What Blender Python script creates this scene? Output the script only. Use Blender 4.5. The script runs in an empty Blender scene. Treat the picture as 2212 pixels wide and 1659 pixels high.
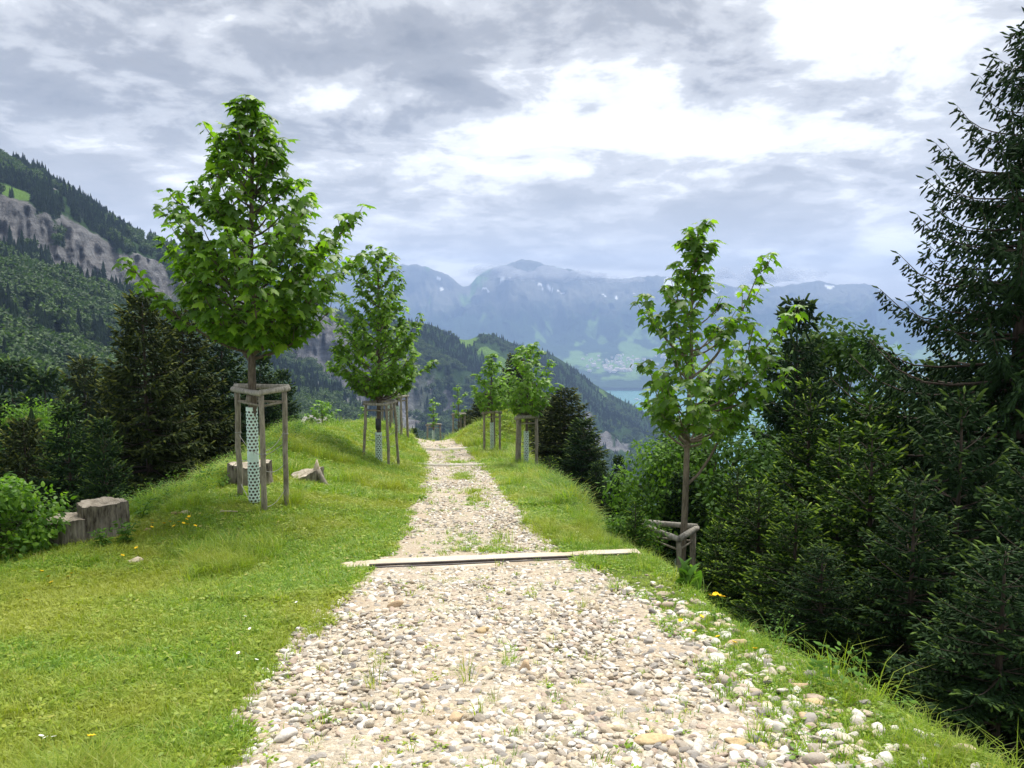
import bpy, bmesh, math, random
import numpy as np
from mathutils import Vector, Matrix

sc = bpy.context.scene
C = sc.collection
R = math.radians

# ------------------------------------------------------------------ camera
F, CX, CY, PITCH = 1703.0, 1106.0, 829.5, R(5.0)      # pixel measures of the photograph at 2212 x 1659
cam_d = bpy.data.cameras.new('camera'); cam = bpy.data.objects.new('camera', cam_d); C.objects.link(cam)
cam_d.sensor_width = 36.0; cam_d.lens = 36.0 * F / 2212.0
cam_d.clip_start = 0.1; cam_d.clip_end = 60000
cam.location = (0, 0, 0); cam.rotation_euler = (math.pi/2 - PITCH, 0, 0)
sc.camera = cam

# ------------------------------------------------------------------ light
SUN_EL, SUN_AZ = R(60), R(22)                          # azimuth from +Y towards +X
world = bpy.data.worlds.new('World'); sc.world = world; world.use_nodes = True
sun_d = bpy.data.lights.new('sun', 'SUN'); sun_d.energy = 2.8; sun_d.angle = R(40); sun_d.color = (1, .96, .88)
sun = bpy.data.objects.new('sun', sun_d); C.objects.link(sun)
_sd = Vector((math.sin(SUN_AZ)*math.cos(SUN_EL), math.cos(SUN_AZ)*math.cos(SUN_EL), math.sin(SUN_EL)))
sun.rotation_euler = (-_sd).to_track_quat('-Z', 'Y').to_euler()
vs = sc.view_settings
vs.view_transform = 'Standard'; vs.look = 'None'; vs.exposure = 1.5; vs.gamma = 1.0; vs.use_curve_mapping = False
sc.cycles.use_denoising = True
sc.cycles.volume_bounces = 0
sc.cycles.max_bounces = 6; sc.cycles.diffuse_bounces = 3; sc.cycles.glossy_bounces = 2; sc.cycles.transmission_bounces = 4; sc.cycles.transparent_max_bounces = 8


class NT:
    def __init__(s, nt): s.nt = nt
    def n(s, t, **k):
        o = s.nt.nodes.new(t)
        for a, b in k.items(): setattr(o, a, b)
        return o
    def l(s, a, b): s.nt.links.new(a, b)
    def put(s, v, sock):
        if hasattr(v, 'is_linked'): s.l(v, sock)
        elif v is not None: sock.default_value = v
    def math(s, op, a, b=None, c=None, clamp=False):
        o = s.n('ShaderNodeMath', operation=op, use_clamp=clamp)
        for i, v in enumerate((a, b, c)):
            if v is not None: s.put(v, o.inputs[i])
        return o.outputs[0]
    def vec(s, op, a, b=None):
        o = s.n('ShaderNodeVectorMath', operation=op)
        s.put(a, o.inputs[0])
        if b is not None:
            if op == 'SCALE': s.put(b, o.inputs['Scale'])
            else: s.put(b, o.inputs[1])
        return o.outputs[0]
    def noise(s, vec, scale, detail=4, rough=.55, dist=0.0, out=0):
        o = s.n('ShaderNodeTexNoise'); s.l(vec, o.inputs['Vector'])
        o.inputs['Scale'].default_value = scale; o.inputs['Detail'].default_value = detail
        o.inputs['Roughness'].default_value = rough; o.inputs['Distortion'].default_value = dist
        return o.outputs[out]
    def ramp(s, fac, stops, interp='LINEAR'):
        o = s.n('ShaderNodeValToRGB'); o.color_ramp.interpolation = interp
        e = o.color_ramp.elements
        while len(e) < len(stops): e.new(.5)
        for i, (p, c) in enumerate(stops):
            e[i].position = p
            e[i].color = (c, c, c, 1) if isinstance(c, (int, float)) else (*c, 1)
        s.put(fac, o.inputs[0]); return o.outputs[0]
    def mix(s, fac, a, b, blend='MIX'):
        o = s.n('ShaderNodeMix', data_type='RGBA', blend_type=blend)
        s.put(fac, o.inputs[0])
        for v, k in ((a, 6), (b, 7)):
            if isinstance(v, tuple): v = (*v[:3], 1)
            s.put(v, o.inputs[k])
        return o.outputs[2]
    def attr(s, name): return s.n('ShaderNodeAttribute', attribute_name=name).outputs


def build_world():
    w = NT(world.node_tree); w.nt.nodes.clear()
    out = w.n('ShaderNodeOutputWorld'); bg = w.n('ShaderNodeBackground'); w.l(bg.outputs[0], out.inputs[0])
    bg.inputs[1].default_value = 0.1
    sky = w.n('ShaderNodeTexSky', sky_type='NISHITA', sun_disc=False)
    sky.sun_elevation = SUN_EL; sky.sun_rotation = SUN_AZ; sky.air_density = 1.0; sky.dust_density = 1.5
    d = w.n('ShaderNodeTexCoord').outputs['Generated']
    sep = w.n('ShaderNodeSeparateXYZ'); w.l(d, sep.inputs[0])
    z = w.math('ADD', w.math('MAXIMUM', sep.outputs[2], 0.0), 0.20)
    cmb = w.n('ShaderNodeCombineXYZ')
    w.l(w.math('DIVIDE', sep.outputs[0], z), cmb.inputs[0]); w.l(w.math('DIVIDE', sep.outputs[1], z), cmb.inputs[1])
    p = w.vec('ADD', cmb.outputs[0], (77.3, 55.7, 11.0))
    big = w.noise(p, 0.95, 3, .5, .3)
    med = w.noise(p, 2.9, 7, .6, .25)
    fine = w.noise(p, 9.0, 5, .6, .4)
    t = w.math('ADD', w.math('MULTIPLY', big, .46), w.math('ADD', w.math('MULTIPLY', med, .44), w.math('MULTIPLY', fine, .10)))
    col = w.ramp(t, [(.40, (.74, .74, .73)), (.45, (.50, .50, .497)), (.495, (.31, .31, .31)), (.545, (.185, .186, .188)), (.62, (.125, .127, .130))], 'EASE')
    low = w.math('SUBTRACT', 1.0, w.math('MULTIPLY', sep.outputs[2], 4.5), clamp=True)
    col = w.mix(w.math('MULTIPLY', low, .62), col, (.64, .61, .56))
    col = w.vec('SCALE', col, 9.0)
    col = w.mix(.035, col, sky.outputs[0])
    w.l(col, bg.inputs[0])
build_world()

# ------------------------------------------------------------------ projection helpers
cp_, sp_ = math.cos(PITCH), math.sin(PITCH)
def at(px, py, d):
    """point in direction of photo pixel (px, py) at forward distance d (metres along +Y); works on arrays"""
    u = (np.asarray(px, float)-CX)/F; v = (CY-np.asarray(py, float))/F
    y = cp_ + v*sp_; z = -sp_ + v*cp_
    k = np.asarray(d, float)/y
    return np.stack(np.broadcast_arrays(u*k, y*k, z*k), -1)

_rng = np.random.RandomState(7)
_perm = _rng.permutation(256); _perm = np.concatenate([_perm, _perm, _perm]); _val = _rng.rand(256)*2-1
def vn(x, y, seed=0):
    x = np.asarray(x, float)+seed*17.31; y = np.asarray(y, float)-seed*9.77
    xi = np.floor(x).astype(int); yi = np.floor(y).astype(int); fx = x-xi; fy = y-yi
    fx = fx*fx*(3-2*fx); fy = fy*fy*(3-2*fy)
    h = lambda a, b: _val[_perm[_perm[a & 255]+(b & 255)]]
    return (h(xi, yi)*(1-fx)+h(xi+1, yi)*fx)*(1-fy)+(h(xi, yi+1)*(1-fx)+h(xi+1, yi+1)*fx)*fy
def fbm(x, y, oct=4, seed=0, gain=.5):
    s = 0; a = 1.0; f = 1.0
    for i in range(oct):
        s = s+a*vn(np.asarray(x)*f, np.asarray(y)*f, seed+i*3); a *= gain; f *= 2.03
    return s
def sm(x, a, b):
    t = np.clip((np.asarray(x, float)-a)/(b-a), 0, 1); return t*t*(3-2*t)
def curve(xs, ys):
    """smooth interpolation through a table"""
    xs = np.array(xs, float); ys = np.array(ys, float)
    m = np.gradient(ys, xs)
    def f(x):
        x = np.asarray(x, float); xc = np.clip(x, xs[0], xs[-1])
        i = np.clip(np.searchsorted(xs, xc)-1, 0, len(xs)-2)
        h = xs[i+1]-xs[i]; t = (xc-xs[i])/h
        return ((2*t**3-3*t**2+1)*ys[i]+(t**3-2*t**2+t)*h*m[i]+(-2*t**3+3*t**2)*ys[i+1]+(t**3-t**2)*h*m[i+1]
                + np.where(x > xs[-1], (x-xs[-1])*m[-1], 0)+np.where(x < xs[0], (x-xs[0])*m[0], 0))
    return f

# ------------------------------------------------------------------ terrain height
path_c = curve([-30, 0, 3.67, 9, 15, 22, 30, 40, 55, 80], [.6, 0, -.06, -.42, -.9, -1.55, -2.3, -4.0, -8.5, -18])
path_w = curve([-30, 0, 3.5, 7.8, 9.3, 15, 25, 32, 40, 80], [1.5, 1.5, 1.42, 1.32, 1.12, 1.03, 1.05, 1.15, 1.25, 1.3])
path_z = curve([-60, -30, 0, 4, 9, 15, 22, 30, 36, 40, 43, 48, 60, 90, 200], [5.5, 2.4, -1.6, -2.16, -2.86, -3.6, -4.5, -5.6, -6.25, -6.65, -7.0, -8.4, -13, -28, -85])
edge_l = curve([-30, 0, 6, 10, 12.5, 16, 22, 30, 40, 60], [-14, -9.5, -7.2, -6.25, -5.5, -5.6, -6.5, -7.4, -8.2, -12])
edge_r = curve([-30, 0, 3.7, 5, 7, 8.6, 9.4, 10.5, 13, 16, 20, 26, 34, 42, 60], [4, 2.7, 2.1, 1.95, 1.7, 1.62, 1.58, 1.32, 1.2, 1.05, .8, .3, .45, .5, -3])
LAKE = -700.0
def H(x, y):
    x = np.asarray(x, float); y = np.asarray(y, float)
    z = path_z(y)
    z = np.maximum(z, -690-np.abs(y)*.002)
    c = path_c(np.clip(y, -30, 80))
    el = edge_l(np.clip(y, -30, 60)); er = edge_r(np.clip(y, -30, 60))
    sl = np.maximum(el-x, 0); sr = np.maximum(x-er, 0)
    w = 1.0
    far = sm(y, 60, 300)
    drop = (np.sqrt(sl*sl+.09)-.3)*(.62-.2*far)+1.3*(1-np.exp(-sl*sl/(2*sl+.5)))+(np.sqrt(sr*sr+.02)-.141)*(.74-.3*far)+1.6*(1-np.exp(-sr*sr/(1.7*sr+.12)))
    z = z-drop
    z = z-.05*np.clip(c-1.2-x, 0, 6)*sm(y, 14, 6)
    # berm on the left, cone on the right, small bank behind it
    z = z+1.3*np.exp(-((x+6.3+.04*(y-28))/1.9)**2)*sm(y, 13, 24)*sm(y, 47, 36)
    z = z+.42*np.exp(-((x+4.9)/2.0)**2-((y-13.8)/3.6)**2)
    z = z+1.75*np.exp(-((x+.3)/1.35)**2-((y-41)/2.6)**2)
    z = z+1.0*np.exp(-((x+2.0)/1.2)**2-((y-45)/3.5)**2)
    z = z+.5*np.exp(-((x+7.4)/1.0)**2-((y-43)/3.0)**2)
    pm = sm(np.abs(x-c), 2.2, 1.0)
    off = np.clip((sl+sr)/6, 0, 1)
    z = z+fbm(x*.45, y*.45, 3, 5)*.05*(1-pm*.7)+fbm(x*.1, y*.1, 3, 9)*.9*off
    z = z+fbm(x/60, y/60, 4, 2)*8*sm(np.hypot(x, y), 60, 250)
    return np.maximum(z, LAKE-14)
def hz(x, y): return float(H(np.array([x]), np.array([y]))[0])
def hit(px, py, dmin=2.0, dmax=80):
    """where the ray of a photo pixel meets the local ground"""
    d = np.linspace(dmin, dmax, 3000); p = at(px, py, d)
    k = np.nonzero(p[:, 2] <= H(p[:, 0], p[:, 1]))[0]
    i = k[0] if len(k) else len(d)-1
    return Vector(p[i])
def on(px, d):
    x = (px-CX)/F*d; return Vector((x, d, hz(x, d)))

# ------------------------------------------------------------------ mesh helpers
def mesh_np(name, V, T, mat=None, attrs=None, smooth=True, mi=None):
    V = np.ascontiguousarray(V, np.float32); T = np.ascontiguousarray(T, np.int32)
    me = bpy.data.meshes.new(name); k = T.shape[1]
    me.vertices.add(len(V)); me.vertices.foreach_set('co', V.ravel())
    me.loops.add(T.size); me.loops.foreach_set('vertex_index', T.ravel())
    me.polygons.add(len(T)); me.polygons.foreach_set('loop_start', np.arange(0, T.size, k, dtype=np.int32))
    me.polygons.foreach_set('loop_total', np.full(len(T), k, np.int32))
    me.polygons.foreach_set('use_smooth', np.full(len(T), smooth, bool))
    for m in (mat if isinstance(mat, (list, tuple)) else [mat]):
        if m: me.materials.append(m)
    if mi is not None: me.polygons.foreach_set('material_index', np.asarray(mi, np.int32))
    for n, a in (attrs or {}).items():
        at_ = me.attributes.new(n, 'FLOAT', 'POINT'); at_.data.foreach_set('value', np.ascontiguousarray(a, np.float32))
    me.update(); me.validate()
    return me
def obj(name, me, parent=None, loc=None, rot=None, scale=None):
    o = bpy.data.objects.new(name, me); C.objects.link(o)
    if parent: o.parent = parent
    if loc is not None: o.location = loc
    if rot is not None: o.rotation_euler = rot
    if scale is not None: o.scale = (scale,)*3 if isinstance(scale, (int, float)) else scale
    return o
def tag(o, label=None, cat=None, group=None, kind=None):
    for k, v in (('label', label), ('category', cat), ('group', group), ('kind', kind)):
        if v: o[k] = v
    return o
def thing(name, loc, label, cat, group=None, rz=0):
    o = obj(name, None, None, loc, (0, 0, rz)); o.empty_display_size = .2
    return tag(o, label, cat, group)
def dup_tree(o, loc, rz=0, scale=1.0, label=None, group=None):
    c = o.copy(); C.objects.link(c); c.location = loc; c.rotation_euler = (0, 0, rz)
    c.scale = (scale,)*3 if isinstance(scale, (int, float)) else scale
    if label: c['label'] = label
    if group: c['group'] = group
    for ch in o.children:
        k = ch.copy(); C.objects.link(k); k.parent = c
    return c
class MB:
    """collects triangles"""
    def __init__(s): s.v = []; s.t = []; s.a = []; s.m = []; s.n = 0
    def add(s, V, T, a=0.0, mi=0):
        V = np.asarray(V, float).reshape(-1, 3); T = np.asarray(T, int).reshape(-1, 3)
        s.v.append(V); s.t.append(T+s.n); s.n += len(V)
        s.a.append(np.broadcast_to(np.asarray(a, float), (len(V),))); s.m.append(np.full(len(T), mi)); return s
    def tube(s, P, rad, sides=6, cap=True, a=0.0, jit=0, mi=0, rs=None):
        P = np.asarray(P, float); n = len(P); rad = np.broadcast_to(np.asarray(rad, float), (n,))
        T = np.gradient(P, axis=0); T /= np.linalg.norm(T, axis=1)[:, None]+1e-9
        ref = np.array([0, 0, 1.]) if abs(T[0][2]) < .9 else np.array([1., 0, 0])
        X = np.cross(T, ref); X /= np.linalg.norm(X, axis=1)[:, None]+1e-9; Y = np.cross(T, X)
        th = np.arange(sides)*2*math.pi/sides
        rr = rad[:, None]*np.ones((n, sides))
        if jit: rr = rr*(1+jit*(rs or _rng).uniform(-1, 1, (n, sides)))
        V = P[:, None]+rr[..., None]*(np.cos(th)[None, :, None]*X[:, None]+np.sin(th)[None, :, None]*Y[:, None])
        V = V.reshape(-1, 3); T_ = []
        i = np.arange(n-1)[:, None]*sides+np.arange(sides)[None]; j = np.arange(n-1)[:, None]*sides+(np.arange(sides)[None]+1) % sides
        q = np.stack([i, j, j+sides, i+sides], -1).reshape(-1, 4)
        T_ = np.concatenate([q[:, [0, 2, 1]], q[:, [0, 3, 2]]])
        if cap:
            V = np.concatenate([V, P[:1], P[-1:]]); c0 = n*sides; k = np.arange(sides); k2 = (k+1) % sides
            T_ = np.concatenate([T_, np.stack([np.full(sides, c0), k, k2], -1), np.stack([np.full(sides, c0+1), (n-1)*sides+k2, (n-1)*sides+k], -1)])
        return s.add(V, T_, a, mi)
    def box(s, c, size, M=None, a=0.0, mi=0):
        v = np.array([[x, y, z] for x in (-.5, .5) for y in (-.5, .5) for z in (-.5, .5)])*np.asarray(size)
        if M is not None: v = v@np.asarray(M).T
        q = [(0, 1, 3, 2), (4, 6, 7, 5), (0, 4, 5, 1), (2, 3, 7, 6), (0, 2, 6, 4), (1, 5, 7, 3)]
        return s.add(v+np.asarray(c), [t for f in q for t in ((f[0], f[1], f[2]), (f[0], f[2], f[3]))], a, mi)
    def mesh(s, name, mat, smooth=False, attr='rnd'):
        return mesh_np(name, np.concatenate(s.v), np.concatenate(s.t), mat, {attr: np.concatenate(s.a)}, smooth, np.concatenate(s.m))

def scatter(name, pts, rot, scl, protos, idx):
    """one stuff object: geometry-node instances of small prototypes on points"""
    me = bpy.data.meshes.new(name); pts = np.asarray(pts, np.float32)
    me.vertices.add(len(pts)); me.vertices.foreach_set('co', pts.ravel())
    for n, t, v in (('rot', 'FLOAT_VECTOR', rot), ('scl', 'FLOAT_VECTOR', scl)):
        v = np.asarray(v, np.float32)
        if v.ndim == 1: v = np.repeat(v[:, None], 3, 1)
        a = me.attributes.new(n, t, 'POINT'); a.data.foreach_set('vector', np.ascontiguousarray(v).ravel())
    a = me.attributes.new('idx', 'INT', 'POINT'); a.data.foreach_set('value', np.asarray(idx, np.int32))
    o = obj(name, me)
    g = bpy.data.node_groups.new(name+'_nodes', 'GeometryNodeTree')
    g.interface.new_socket('Geometry', in_out='INPUT', socket_type='NodeSocketGeometry')
    g.interface.new_socket('Geometry', in_out='OUTPUT', socket_type='NodeSocketGeometry')
    N = g.nodes; L = g.links.new
    gi = N.new('NodeGroupInput'); go = N.new('NodeGroupOutput'); iop = N.new('GeometryNodeInstanceOnPoints')
    g2i = N.new('GeometryNodeGeometryToInstance')
    for p in reversed(protos):
        oi = N.new('GeometryNodeObjectInfo'); oi.inputs['Object'].default_value = p; L(oi.outputs['Geometry'], g2i.inputs[0])
    def na(n, t):
        q = N.new('GeometryNodeInputNamedAttribute'); q.data_type = t; q.inputs[0].default_value = n; return q.outputs[0]
    e2r = N.new('FunctionNodeEulerToRotation'); L(na('rot', 'FLOAT_VECTOR'), e2r.inputs[0])
    L(gi.outputs[0], iop.inputs['Points']); L(g2i.outputs[0], iop.inputs['Instance'])
    iop.inputs['Pick Instance'].default_value = True
    L(na('idx', 'INT'), iop.inputs['Instance Index']); L(e2r.outputs[0], iop.inputs['Rotation']); L(na('scl', 'FLOAT_VECTOR'), iop.inputs['Scale'])
    L(iop.outputs[0], go.inputs[0])
    m = o.modifiers.new('scatter', 'NODES'); m.node_group = g
    o['kind'] = 'stuff'
    return o
def proto(name, me): return bpy.data.objects.new(name, me)     # never linked: only a source of instances

# ------------------------------------------------------------------ materials
def material(name, fn, rough=.9, spec=.2):
    m = bpy.data.materials.new(name); m.use_nodes = True
    t = NT(m.node_tree); b = t.nt.nodes['Principled BSDF']; out = t.nt.nodes['Material Output']
    b.inputs['Roughness'].default_value = rough; b.inputs['Specular IOR Level'].default_value = spec
    fn(t, b, out); return m
def bump(t, b, h, strength=.5, dist=.02):
    o = t.n('ShaderNodeBump'); o.inputs['Strength'].default_value = strength; o.inputs['Distance'].default_value = dist
    t.l(h, o.inputs['Height']); t.l(o.outputs[0], b.inputs['Normal'])
def pos(t): return t.n('ShaderNodeNewGeometry').outputs['Position']
def gen_obj(t): return t.n('ShaderNodeTexCoord').outputs['Object']

def leaf_mat(name, stops, trans=.35, tcol=1.7, rough=.5, patch=None, attr='rnd', spec=.3, objrand=True, bright=1.0):
    def fn(t, b, out):
        r = t.attr(attr)['Fac']
        if objrand: r = t.math('FRACT', t.math('ADD', r, t.n('ShaderNodeObjectInfo').outputs['Random']))
        col = t.ramp(r, [(p, tuple(bright*q for q in c)) for p, c in stops])
        if patch:
            sc_, c2, lo, hi = patch
            nz = t.noise(pos(t), sc_, 4, .6)
            col = t.mix(t.math('MULTIPLY', t.ramp(nz, [(lo, 0.0), (hi, 1.0)]), .8), col, c2)
        t.l(col, b.inputs['Base Color'])
        tr = t.n('ShaderNodeBsdfTranslucent')
        t.l(t.mix(1.0, col, (tcol, tcol*1.05, tcol*.45), 'MULTIPLY'), tr.inputs[0])
        mx = t.n('ShaderNodeMixShader'); mx.inputs[0].default_value = trans
        t.l(b.outputs[0], mx.inputs[1]); t.l(tr.outputs[0], mx.inputs[2]); t.l(mx.outputs[0], out.inputs[0])
    return material(name, fn, rough, spec)

M = {}
M['maple'] = leaf_mat('maple_leaf', [(0, (.045, .105, .009)), (.4, (.080, .175, .013)), (.75, (.125, .245, .018)), (1, (.19, .315, .028))], .42, 1.9, .45)
M['maple_bright'] = leaf_mat('maple_leaf_bright', [(0, (.065, .155, .012)), (.5, (.115, .24, .018)), (1, (.19, .33, .03))], .4, 1.8, .45)
M['beech'] = leaf_mat('beech_leaf', [(0, (.022, .055, .011)), (.5, (.038, .088, .015)), (1, (.07, .14, .022))], .3, 1.7, .6, spec=.08)
M['shrub'] = leaf_mat('shrub_leaf', [(0, (.035, .085, .012)), (.5, (.07, .16, .02)), (1, (.13, .24, .03))], .35, 1.7, .6, spec=.12)
M['grass'] = leaf_mat('grass_blade', [(0, (.088, .185, .013)), (.4, (.155, .275, .018)), (.75, (.24, .35, .026)), (.93, (.31, .375, .045)), (1, (.42, .38, .13))], .35, 1.5, .5,
                      patch=(.55, (.29, .315, .036), .46, .64))
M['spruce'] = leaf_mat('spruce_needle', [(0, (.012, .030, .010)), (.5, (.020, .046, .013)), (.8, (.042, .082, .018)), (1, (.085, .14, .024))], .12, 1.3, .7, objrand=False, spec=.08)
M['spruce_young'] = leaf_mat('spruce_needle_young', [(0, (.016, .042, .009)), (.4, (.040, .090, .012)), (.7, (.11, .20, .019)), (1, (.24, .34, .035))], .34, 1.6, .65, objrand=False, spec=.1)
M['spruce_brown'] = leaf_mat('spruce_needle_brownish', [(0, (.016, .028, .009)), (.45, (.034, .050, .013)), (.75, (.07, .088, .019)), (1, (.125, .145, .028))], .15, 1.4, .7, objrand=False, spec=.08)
M['far_spruce'] = leaf_mat('distant_spruce', [(0, (.010, .024, .010)), (.6, (.018, .040, .015)), (1, (.03, .058, .018))], .1, 1.3, .7)
M['far_broad'] = leaf_mat('distant_broadleaf', [(0, (.022, .048, .012)), (.5, (.034, .072, .015)), (1, (.07, .125, .022))], .25, 1.5, .7)

def _bark(c1, c2, sc_=14):
    def fn(t, b, out):
        p = gen_obj(t); mp = t.n('ShaderNodeMapping'); t.l(p, mp.inputs[0]); mp.inputs['Scale'].default_value = (1, 1, .22)
        nz = t.noise(mp.outputs[0], sc_, 6, .65)
        n2 = t.noise(p, 3.0, 3)
        t.l(t.mix(t.ramp(t.math('ADD', t.math('MULTIPLY', nz, .7), t.math('MULTIPLY', n2, .3)), [(.38, 0.0), (.62, 1.0)]), c1, c2), b.inputs['Base Color'])
        bump(t, b, nz, .6, .012)
    return fn
M['bark_maple'] = material('maple_bark', _bark((.055, .045, .034), (.15, .125, .095), 40))
M['bark_light'] = material('maple_bark_light', _bark((.10, .085, .06), (.24, .20, .15), 40))
M['bark_spruce'] = material('spruce_bark', _bark((.035, .026, .02), (.10, .08, .062), 20))
M['bark_stump'] = material('stump_bark', _bark((.045, .037, .028), (.30, .27, .215), 16))
M['post'] = material('weathered_post', _bark((.13, .115, .085), (.33, .30, .235), 30))
M['rail'] = material('weathered_rail', _bark((.15, .14, .115), (.42, .395, .34), 30))

def _cut(t, b, out):
    p = gen_obj(t)
    w = t.n('ShaderNodeTexWave', wave_type='RINGS', rings_direction='Z'); t.l(p, w.inputs[0])
    w.inputs['Scale'].default_value = 9; w.inputs['Distortion'].default_value = 3; w.inputs['Detail'].default_value = 3
    nz = t.noise(p, 7, 5, .6)
    c = t.mix(t.ramp(nz, [(.35, 0.0), (.65, 1.0)]), (.22, .19, .145), (.46, .41, .33))
    t.l(t.mix(t.math('MULTIPLY', w.outputs['Fac'], .35), c, (.10, .08, .06)), b.inputs['Base Color']); bump(t, b, nz, .5, .01)
M['cut'] = material('weathered_cut_wood', _cut)
def _sleeve(t, b, out):
    nz = t.noise(gen_obj(t), 9, 4)
    t.l(t.mix(t.ramp(nz, [(.4, 0.0), (.7, 1.0)]), (.62, .78, .70), (.50, .66, .58)), b.inputs['Base Color'])
M['sleeve'] = material('pale_green_plastic', _sleeve, .45, .4)
M['sleeve_dark'] = material('dark_plastic', lambda t, b, o: t.put((.035, .04, .045, 1), b.inputs['Base Color']), .5, .4)
def _wire(t, b, o):
    t.l(t.mix(t.noise(gen_obj(t), 30, 3), (.16, .16, .15), (.40, .40, .38)), b.inputs['Base Color'])
M['wire'] = material('cord', _wire, .7)

def _stone(t, b, out):
    r = t.math('FRACT', t.math('ADD', t.n('ShaderNodeObjectInfo').outputs['Random'], t.attr('rnd')['Fac']))
    col = t.ramp(r, [(0, (.49, .435, .345)), (.14, (.41, .345, .26)), (.24, (.62, .59, .525)), (.4, (.35, .31, .26)), (.49, (.53, .445, .31)), (.58, (.31, .29, .265)), (.67, (.66, .64, .595)), (.80, (.39, .31, .25)), (.88, (.20, .19, .18)), (.92, (.54, .505, .43))], 'CONSTANT')
    p = gen_obj(t)
    nz = t.noise(p, 3.5, 6, .65)
    t.l(t.mix(t.math('MULTIPLY', t.ramp(nz, [(.4, 0.0), (.68, 1.0)]), .5), col, (.26, .205, .145)), b.inputs['Base Color'])
    bump(t, b, nz, .35, .03)
M['stone'] = material('river_stone', _stone, .8, .25)
def _flat(c, c2, s=8):
    def fn(t, b, o):
        nz = t.noise(gen_obj(t), s, 5, .6); t.l(t.mix(t.ramp(nz, [(.35, 0.0), (.65, 1.0)]), c, c2), b.inputs['Base Color']); bump(t, b, nz, .4, .01)
    return fn
M['stone_ochre'] = material('ochre_stone', _flat((.52, .40, .23), (.38, .28, .16)))
M['stone_pale'] = material('pale_stone', _flat((.62, .58, .52), (.46, .42, .37)))
M['stone_grey'] = material('grey_stone', _flat((.22, .20, .18), (.34, .31, .27)))
M['stone_tan'] = material('tan_stone', _flat((.50, .37, .23), (.38, .28, .18)))
M['stick'] = material('bleached_stick', _flat((.50, .44, .33), (.36, .30, .2), 20))
M['soil'] = material('bare_earth', _flat((.34, .22, .13), (.42, .31, .19), 6))
M['steel'] = material('rusty_steel', _flat((.035, .03, .028), (.075, .058, .05), 12), .55, .5)
M['beam'] = material('pale_timber', _flat((.72, .70, .64), (.58, .55, .48), 10))
def _conc(t, b, out):
    p = pos(t); nz = t.noise(p, 1.6, 6, .65); f = t.noise(p, 60, 3, .7)
    c = t.mix(t.ramp(nz, [(.4, 0.0), (.66, 1.0)]), (.56, .50, .40), (.42, .35, .26))
    t.l(t.mix(t.ramp(f, [(.58, 0.0), (.72, 1.0)]), c, (.30, .24, .17)), b.inputs['Base Color']); bump(t, b, f, .5, .006)
M['concrete'] = material('worn_concrete', _conc)
def _path(t, b, out):
    p = pos(t)
    v = t.n('ShaderNodeTexVoronoi'); t.l(p, v.inputs['Vector']); v.inputs['Scale'].default_value = 42
    v2 = t.n('ShaderNodeTexVoronoi'); t.l(p, v2.inputs['Vector']); v2.inputs['Scale'].default_value = 110
    big = t.noise(p, .9, 5, .6)
    sep = t.n('ShaderNodeSeparateColor'); t.l(v.outputs['Color'], sep.inputs[0])
    c = t.ramp(sep.outputs[0], [(0, (.35, .295, .22)), (.3, (.44, .385, .30)), (.55, (.29, .25, .20)), (.75, (.52, .475, .39)), (1, (.38, .315, .235))])
    c = t.mix(t.ramp(big, [(.45, 0.0), (.66, .6)]), c, (.36, .275, .19))
    t.l(c, b.inputs['Base Color'])
    h = t.math('ADD', t.math('MULTIPLY', v.outputs['Distance'], -1.0), t.math('MULTIPLY', v2.outputs['Distance'], -.4))
    bump(t, b, h, .8, .02)
M['path'] = material('fine_gravel', _path, .95)
def _ground(t, b, out):
    p = pos(t); n1 = t.noise(p, .5, 5, .6); n2 = t.noise(p, 9, 5, .65)
    c = t.mix(t.ramp(n2, [(.35, 0.0), (.65, 1.0)]), (.055, .085, .011), (.12, .16, .02))
    c = t.mix(t.math('MULTIPLY', t.ramp(n1, [(.5, 0.0), (.7, 1.0)]), .5), c, (.12, .105, .045))
    t.l(c, b.inputs['Base Color']); bump(t, b, n2, .8, .05)
M['ground'] = material('turf_soil', _ground)

# ------------------------------------------------------------------ ground sheet
def axis(fine0, fine1, step, lim0, lim1, g=1.16):
    a = list(np.arange(fine0, fine1+1e-6, step)); s = step
    while a[-1] < lim1: s *= g; a.append(a[-1]+s)
    s = step; b = []
    x = fine0
    while x > lim0: s *= g; x -= s; b.append(x)
    return np.array(b[::-1]+a)
gx = axis(-10, 5, .16, -16000, 16000, 1.18); gy = axis(1.5, 48, .17, -400, 15000, 1.18)
GX, GY = np.meshgrid(gx, gy); GZ = H(GX, GY)
pm_ = sm(np.abs(GX-path_c(np.clip(GY, -30, 80)))-path_w(np.clip(GY, -30, 80)), .12, -.1)*sm(GY, 62, 50)*sm(GY, -8, -4)
GZ = GZ-.05*pm_-np.maximum(0, sm(np.hypot(GX, GY), 1500, 5000))*2
nx, ny = len(gx), len(gy)
i0 = (np.arange(ny-1)[:, None]*nx+np.arange(nx-1)[None]).ravel()
quads = np.stack([i0, i0+1, i0+nx+1, i0+nx], -1)
tag(obj('ground', mesh_np('ground', np.stack([GX, GY, GZ], -1).reshape(-1, 3), quads, M['ground'])), kind='structure')

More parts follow.
